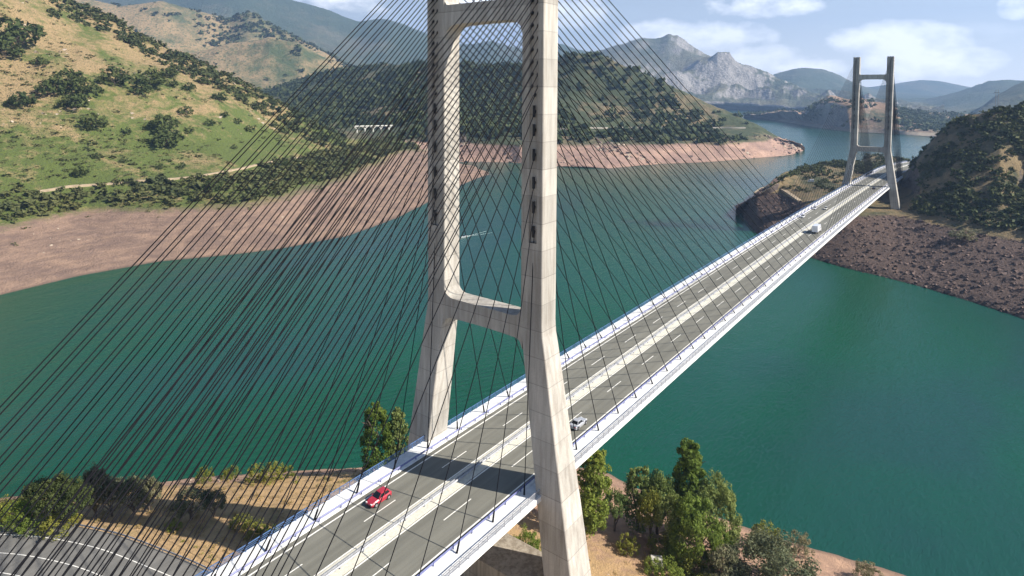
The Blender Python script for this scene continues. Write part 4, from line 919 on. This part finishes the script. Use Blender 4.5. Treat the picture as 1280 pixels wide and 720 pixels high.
# ------------------------------------------------------------------ vehicles
M_GLASS = simple('tinted_glass', (.012, .014, .018), .08, 0, .1); M_TYRE = simple('tyre_rubber', (.02, .02, .02), .85)
M_RIM = simple('wheel_alloy', (.55, .55, .57), .35, .6); M_LAMP = simple('lamp_lens', (.75, .75, .72), .15); M_TAIL = simple('tail_lens', (.35, .01, .01), .2)
M_TRIM = simple('dark_trim', (.025, .025, .028), .6)
def paint(name, c): return simple(name, c, .28, .1, .04, 2, .8)
def wheel(parent, x, y, r, w):
    t = MB().tube([(0, -w/2, 0), (0, -w/2+.03, 0), (0, w/2-.03, 0), (0, w/2, 0)], [r*.9, r, r, r*.9], 16).build('tyre', M_TYRE, parent); t.location = (x, y, r)
    q = MB().tube([(0, -w/2-.012, 0), (0, w/2+.012, 0)], r*.62, 12).build('rim', M_RIM, t)
def loftbody(st, name, mat, parent, nside=None):
    """stations (x, half width bottom, half width top, z low, z high, bevel)"""
    V, F = [], []
    for x, wb, wt, z0, z1, bv in st:
        P8 = [(-wb*.92, z0), (wb*.92, z0), (wb, z0+bv), (wb, z1-bv*2.2), (wt, z1), (-wt, z1), (-wb, z1-bv*2.2), (-wb, z0+bv)]
        V += [(x, y, z) for y, z in P8]
    n = 8
    for i in range(len(st)-1):
        for k in range(n): F.append((i*n+k, i*n+(k+1) % n, (i+1)*n+(k+1) % n, (i+1)*n+k)[::-1])
    F.append(tuple(range(n))[::-1] if False else tuple(range(n))); F.append(tuple((len(st)-1)*n+k for k in range(n))[::-1])
    return MB().add(V, F).build(name, mat, parent, False)
def car(name, x, y, face, mat, label, group=None, L=4.2, W=1.76, H=1.48, hatch=True):
    e = tag(empty(name, (x, y+yc(x), zd(x)+.03), 0 if face > 0 else math.pi), label, 'car', group)
    l, w = L/2, W/2
    st = [(-l, w*.80, w*.70, .32, .78, .08), (-l+.10, w*.93, w*.80, .22, .92, .08), (-l+.5, w, w*.86, .20, .97, .08), (-.4, w, w*.88, .19, .95, .08),
          (.55, w, w*.86, .19, .92, .08), (l-.75, w*.98, w*.82, .20, .84, .08), (l-.25, w*.92, w*.74, .22, .74, .08), (l-.04, w*.78, w*.62, .26, .62, .06), (l, w*.66, w*.5, .32, .52, .05)]
    loftbody(st, 'body', mat, e)
    zb, zt = .90, H; xr, xf = (-l+.22, .72); xrt, xft = (-l+.62 if hatch else -l+1.15, -.02); wb, wt = w*.86, w*.68
    V = [(xr if hatch else xr+.45, -wb, zb), (xf, -wb, zb), (xf, wb, zb), (xr if hatch else xr+.45, wb, zb), (xrt, -wt, zt-.03), (xft, -wt, zt-.03), (xft, wt, zt-.03), (xrt, wt, zt-.03)]
    cabin = MB().add(V, [(4, 5, 6, 7), (0, 1, 5, 4), (1, 2, 6, 5), (2, 3, 7, 6), (3, 0, 4, 7)]).build('pillars', mat, e)
    MB().add([(xrt, -wt, zt-.028), (xft, -wt, zt-.028), (xft, wt, zt-.028), (xrt, wt, zt-.028), (xrt+.12, -wt*.85, zt+.02), (xft-.14, -wt*.85, zt+.02), (xft-.14, wt*.85, zt+.02), (xrt+.12, wt*.85, zt+.02)],
             [(4, 5, 6, 7), (0, 1, 5, 4), (1, 2, 6, 5), (2, 3, 7, 6), (3, 0, 4, 7)]).build('roof', mat, e)
    def pane(nm, a, b, c, d, s):
        q = [Vector(V[i]) for i in (a, b, c, d)]; cen = sum(q, Vector())/4; nrm = (q[1]-q[0]).cross(q[3]-q[0]).normalized()
        q = [cen+(p-cen)*s+nrm*.015 for p in q]; return MB().add(q, [(0, 1, 2, 3)]).build(nm, M_GLASS, e)
    pane('windscreen', 1, 2, 6, 5, .93); pane('rear_window', 3, 0, 4, 7, .86)
    for sgn in (-1, 1):                                  # side windows, front and rear, split by a pillar
        def sp(t, zf):
            xl = V[0][0]+(V[4][0]-V[0][0])*zf; xh = V[1][0]+(V[5][0]-V[1][0])*zf; yy = wb+(wt-wb)*zf
            return Vector((xl+(xh-xl)*t, sgn*(yy+.015), zb+(zt-.03-zb)*zf))
        for t0, t1 in ((.08, .49), (.53, .95)):
            q = [sp(t0, .10), sp(t1, .10), sp(t1, .88), sp(t0, .88)]
            MB().add(q, [(0, 1, 2, 3) if sgn < 0 else (3, 2, 1, 0)]).build('side_window', M_GLASS, e)
        MB().box((.42, sgn*w*.98-.0 if sgn < 0 else w*.9, .92), (.60, -w*.9-.0 if sgn < 0 else w*1.08, 1.05)).build('mirror', mat, e) if sgn > 0 else MB().box((.42, -w*1.08, .92), (.60, -w*.9, 1.05)).build('mirror', mat, e)
        MB().box((l-.30, sgn*w*.62-.16, .56), (l-.02, sgn*w*.62+.16, .70)).build('headlight', M_LAMP, e)
        MB().box((-l-.012, sgn*w*.66-.13, .62), (-l+.1, sgn*w*.66+.13, .82)).build('tail_light', M_TAIL, e)
    MB().box((l-.1, -w*.45, .34), (l+.012, w*.45, .46)).build('grille', M_TRIM, e)
    for sx in (-l+.78, l-.82):
        for sy in (-w*.88, w*.88): 
            MB().tube([(sx, sy*1.02-.02, .36), (sx, sy*1.02+.14*(1 if sy > 0 else -1), .36)], .40, 14).build('wheel_arch', M_TRIM, e)
            wheel(e, sx, sy*1.03+.06*(1 if sy > 0 else -1), .32, .2)
    return e
CARS = 'cars crossing the bridge'
car('red_car', -19.4, 6.75, -1, paint('red_car_paint', (.42, .025, .045)), 'red hatchback driving toward the viewer on the left carriageway before the near pylon', CARS, 4.2, 1.8, 1.52)
car('silver_car', 19.6, -6.9, 1, paint('silver_car_paint', (.42, .43, .46)), 'silver car driving away just beyond the near pylon on the right carriageway', CARS, 4.4, 1.8, 1.46, False)
car('white_car', 272.0, 8.0, -1, paint('white_car_paint', (.78, .78, .78)), 'white car with dark windows, nearest of the oncoming cars on the far left carriageway', CARS, 4.5, 1.82, 1.5)
car('white_car', 303.0, 8.6, -1, paint('pale_car_paint', (.72, .72, .74)), 'white car hugging the left kerb, farthest of the oncoming cars before the far pylon', CARS, 4.6, 1.85, 1.6)
car('cream_car', 306.0, 3.4, -1, paint('cream_car_paint', (.66, .64, .56)), 'cream car beside the median on the left carriageway before the far pylon', CARS, 4.2, 1.78, 1.48)
car('dark_car', 419.0, -5.8, 1, paint('dark_car_paint', (.03, .03, .035)), 'dark car on the right carriageway just short of the far pylon', CARS, 4.3, 1.8, 1.46)
# white box lorry
e = tag(empty('box_lorry', (236.5, -6.0, zd(236)+.03)), 'large white box lorry driving away in the middle of the right carriageway', 'lorry')
WP = paint('lorry_white', (.80, .80, .82))
MB().box((-4.6, -1.25, .95), (2.0, 1.25, 3.75)).build('cargo_box', WP, e)
MB().box((-4.5, -.5, .55), (3.9, .5, .93)).build('chassis', M_TRIM, e)
cab = MB().add([(2.15,-1.15,.5),(4.2,-1.15,.5),(4.2,1.15,.5),(2.15,1.15,.5),(2.15,-1.1,2.7),(3.6,-1.05,2.7),(3.6,1.05,2.7),(2.15,1.1,2.7),(4.2,-1.15,1.5),(4.2,1.15,1.5)],
    [(0,3,2,1),(4,5,6,7),(0,1,8,5,4),(2,3,7,6,9),(3,0,4,7),(1,2,9,8),(8,9,6,5)]).build('cab', WP, e)
MB().add([(4.13,-1.0,1.63),(4.13,1.0,1.63),(3.70,.95,2.55),(3.70,-.95,2.55)], [(0,1,2,3)]).build('windscreen', M_GLASS, cab).location = (.03, 0, .01)
for sgn in (-1, 1): MB().box((2.6, sgn*1.13-.03, 1.5), (3.4, sgn*1.13+.03, 2.3)).build('side_window', M_GLASS, cab)
for sx in (-3.2, 3.3):
    for sy in (-1.05, 1.05): wheel(e, sx, sy, .48, .28)
# small white van on the headland track
p = right_hill.hit(1013, 229)
e = tag(empty('white_van', (p[0], p[1], p[2]+.3), 1.9), 'tiny white van parked on the headland across the water beside the far pylon', 'van')
MB().box((-2.4, -1, .35), (1.3, 1, 2.3)).build('body', WP, e); MB().box((1.32, -.95, .35), (2.4, .95, 1.5)).build('bonnet', WP, e)
MB().add([(1.34,-.9,1.5),(1.9,-.9,1.5),(1.9,.9,1.5),(1.34,.9,1.5),(1.34,-.9,2.2),(1.34,.9,2.2)], [(0,3,2,1),(1,2,5,4),(0,1,4),(2,3,5)]).build('windscreen', M_GLASS, e)
for sx in (-1.5, 1.6):
    for sy in (-.95, .95): wheel(e, sx, sy, .34, .22)
# motor boat with its wake
p = at_z(604, 291.5, W0); q = at_z(580, 296.5, W0); hd = math.atan2(p[1]-q[1], p[0]-q[0])
hd = math.atan2(-(p[1]-q[1]), -(p[0]-q[0])); bp = q
e = tag(empty('motor_boat', tuple(bp), hd), 'small white motor boat with a foaming wake on the water seen between the pylon legs', 'boat')
st = [(-2.9, .9, 1.0, .75), (-1, 1.05, 1.15, .8), (1.2, .85, 1.05, .9), (2.5, .35, .6, 1.05), (3.2, .03, .06, 1.15)]; V, F = [], []
for x, wb, wt, h in st: V += [(x, -wb*.6, -.25), (x, wb*.6, -.25), (x, wt, h), (x, -wt, h)]
for i in range(4):
    for k in range(4): F.append((4*i+k, 4*i+(k+1) % 4, 4*i+4+(k+1) % 4, 4*i+4+k)[::-1])
F += [(0, 1, 2, 3), (19, 18, 17, 16)]
MB().add(V, F).build('hull', WP, e); MB().add([(-.6,-.7,.8),(1.2,-.6,.85),(1.2,.6,.85),(-.6,.7,.8),(-.5,-.55,1.5),(.6,-.5,1.45),(.6,.5,1.45),(-.5,.55,1.5)], [(4,5,6,7),(0,1,5,4),(1,2,6,5),(2,3,7,6),(3,0,4,7)]).build('windshield', M_GLASS, e)
MB().box((-3.25, -.2, 0), (-2.85, .2, 1.1)).build('outboard_motor', M_TRIM, e)
M_FOAM = simple('foam', (.75, .8, .8), .8)
m = MB(); r_ = random.Random(4); ch, sh = math.cos(hd), math.sin(hd)
for k in range(130):
    t = r_.random(); x = -3-t*22; sgn = r_.choice((-1, 1)); y = sgn*(t*3.4+r_.uniform(-.25, .25)); s_ = (.55-.3*t)*r_.uniform(.5, 1.2)
    wx, wy = bp[0]+x*ch-y*sh, bp[1]+x*sh+y*ch
    m.add([(wx-s_*1.6*ch, wy-s_*1.6*sh, W0+.02+.0005*k), (wx+s_*.4*sh, wy-s_*.4*ch, W0+.05+.0005*k), (wx+s_*1.6*ch, wy+s_*1.6*sh, W0+.02+.0005*k), (wx-s_*.4*sh, wy+s_*.4*ch, W0+.05+.0005*k)], [(0, 1, 2, 3)])
w_ = m.build('wake', M_FOAM); tag(w_, 'white foam wake spreading behind the small motor boat', 'wake', None, 'stuff')

# ------------------------------------------------------------------ haze
hz = MB().box((-1500, -9000, -78), (12000, 12000, 1350)).build('haze', [])
hm = bpy.data.materials.new('haze_air'); hm.use_nodes = True; hn = hm.node_tree; hn.nodes.clear()
ho = hn.nodes.new('ShaderNodeOutputMaterial'); pv = hn.nodes.new('ShaderNodeVolumePrincipled')
pv.inputs['Color'].default_value = (.38, .60, 1.0, 1); pv.inputs['Density'].default_value = 1.15e-4; pv.inputs['Anisotropy'].default_value = .2
hn.links.new(pv.outputs[0], ho.inputs['Volume']); hz.data.materials.append(hm); hz['kind'] = 'stuff'
hz['label'] = 'pale blue haze filling the valley'; hz['category'] = 'haze'

# twin-mast power line support on the crest of the right hill
p = right_hill.hit(1245, 137); d = (p-CAM)@fw; h = 26*d/FPX
e = tag(empty('power_pylon', tuple(p), .6), 'thin twin-mast power line support on the crest of the right-hand hill', 'pylon')
for sx in (-1.3, 1.3): MB().tube([(sx, 0, -1), (sx, 0, h)], [.28, .16], 6).build('mast', M_GALV, e)
MB().box((-3.2, -.12, h*.86), (3.2, .12, h*.86+.3)).build('crossarm', M_GALV, e); MB().box((-1.3, -.1, h*.55), (1.3, .1, h*.55+.2)).build('crossarm', M_GALV, e)

g = rng.random((2600, 2))*np.array([200, 300])+np.array([-110, -140]); z = bank_z(g[:, 0], g[:, 1]); nn = fbm(g[:, 0]+50, g[:, 1], 12, 3)
k = (z > -33) & (np.abs(g[:, 1]) > 14) & (nn > .08) & (g[:, 0] > np.interp(g[:, 1], ROAD_Y, ROAD_X)+2); pl = np.stack([g[k, 0], g[k, 1], z[k]], 1)
L2(clump_field('green_weeds', pl, .6+1.8*rng.random(len(pl))**2, M_YELLOW, 26, .6, 15, .15), 'low green weeds in patches among the dry grass of the near bank', 'weeds')

def f_isl(P_, q):
    n = fbm(P_[:, 0], P_[:, 1], 55, 4); return np.where((P_[:, 2] > -40.3) & (P_[:, 2] < -10), np.clip((n-.02)*4, .02, 1), 0)
pl = island.scatter(2600, f_isl, 12)
L2(rocks('outcrop_boulders', pl[:1500], 1.2+5*rng.random(1500)**4, M_ROCK, 6), 'dark rock outcrops on the bare shore of the wooded hill', 'rocks')
L2(rocks('pale_outcrops', pl[1500:], 1.0+4*rng.random(len(pl)-1500)**4, M_STONE, 7), 'pale rocks on the bare shore of the wooded hill', 'rocks')
pl = hillside.scatter(900, lambda P_, q: np.where(P_[:, 2] > 15, np.clip((fbm(P_[:, 0]+9, P_[:, 1], 40, 3)-.1)*3, 0, 1), 0), 13)
L2(rocks('hillside_rocks', pl, .5+3.2*rng.random(len(pl))**4, M_STONE, 8), 'pale rocks breaking through the dry upper hillside', 'rocks')

pl = hillside.scatter(260, lambda P_, q: np.where((P_[:, 2] > -39.8) & (P_[:, 2] < -24), np.clip((fbm(P_[:, 0], P_[:, 1], 30, 3)-.0)*3, .05, 1), 0), 14)
L2(rocks('shore_stones', pl, .25+1.5*rng.random(len(pl))**5, M_STONE, 9), 'small stones and debris on the bare left shore', 'stones')
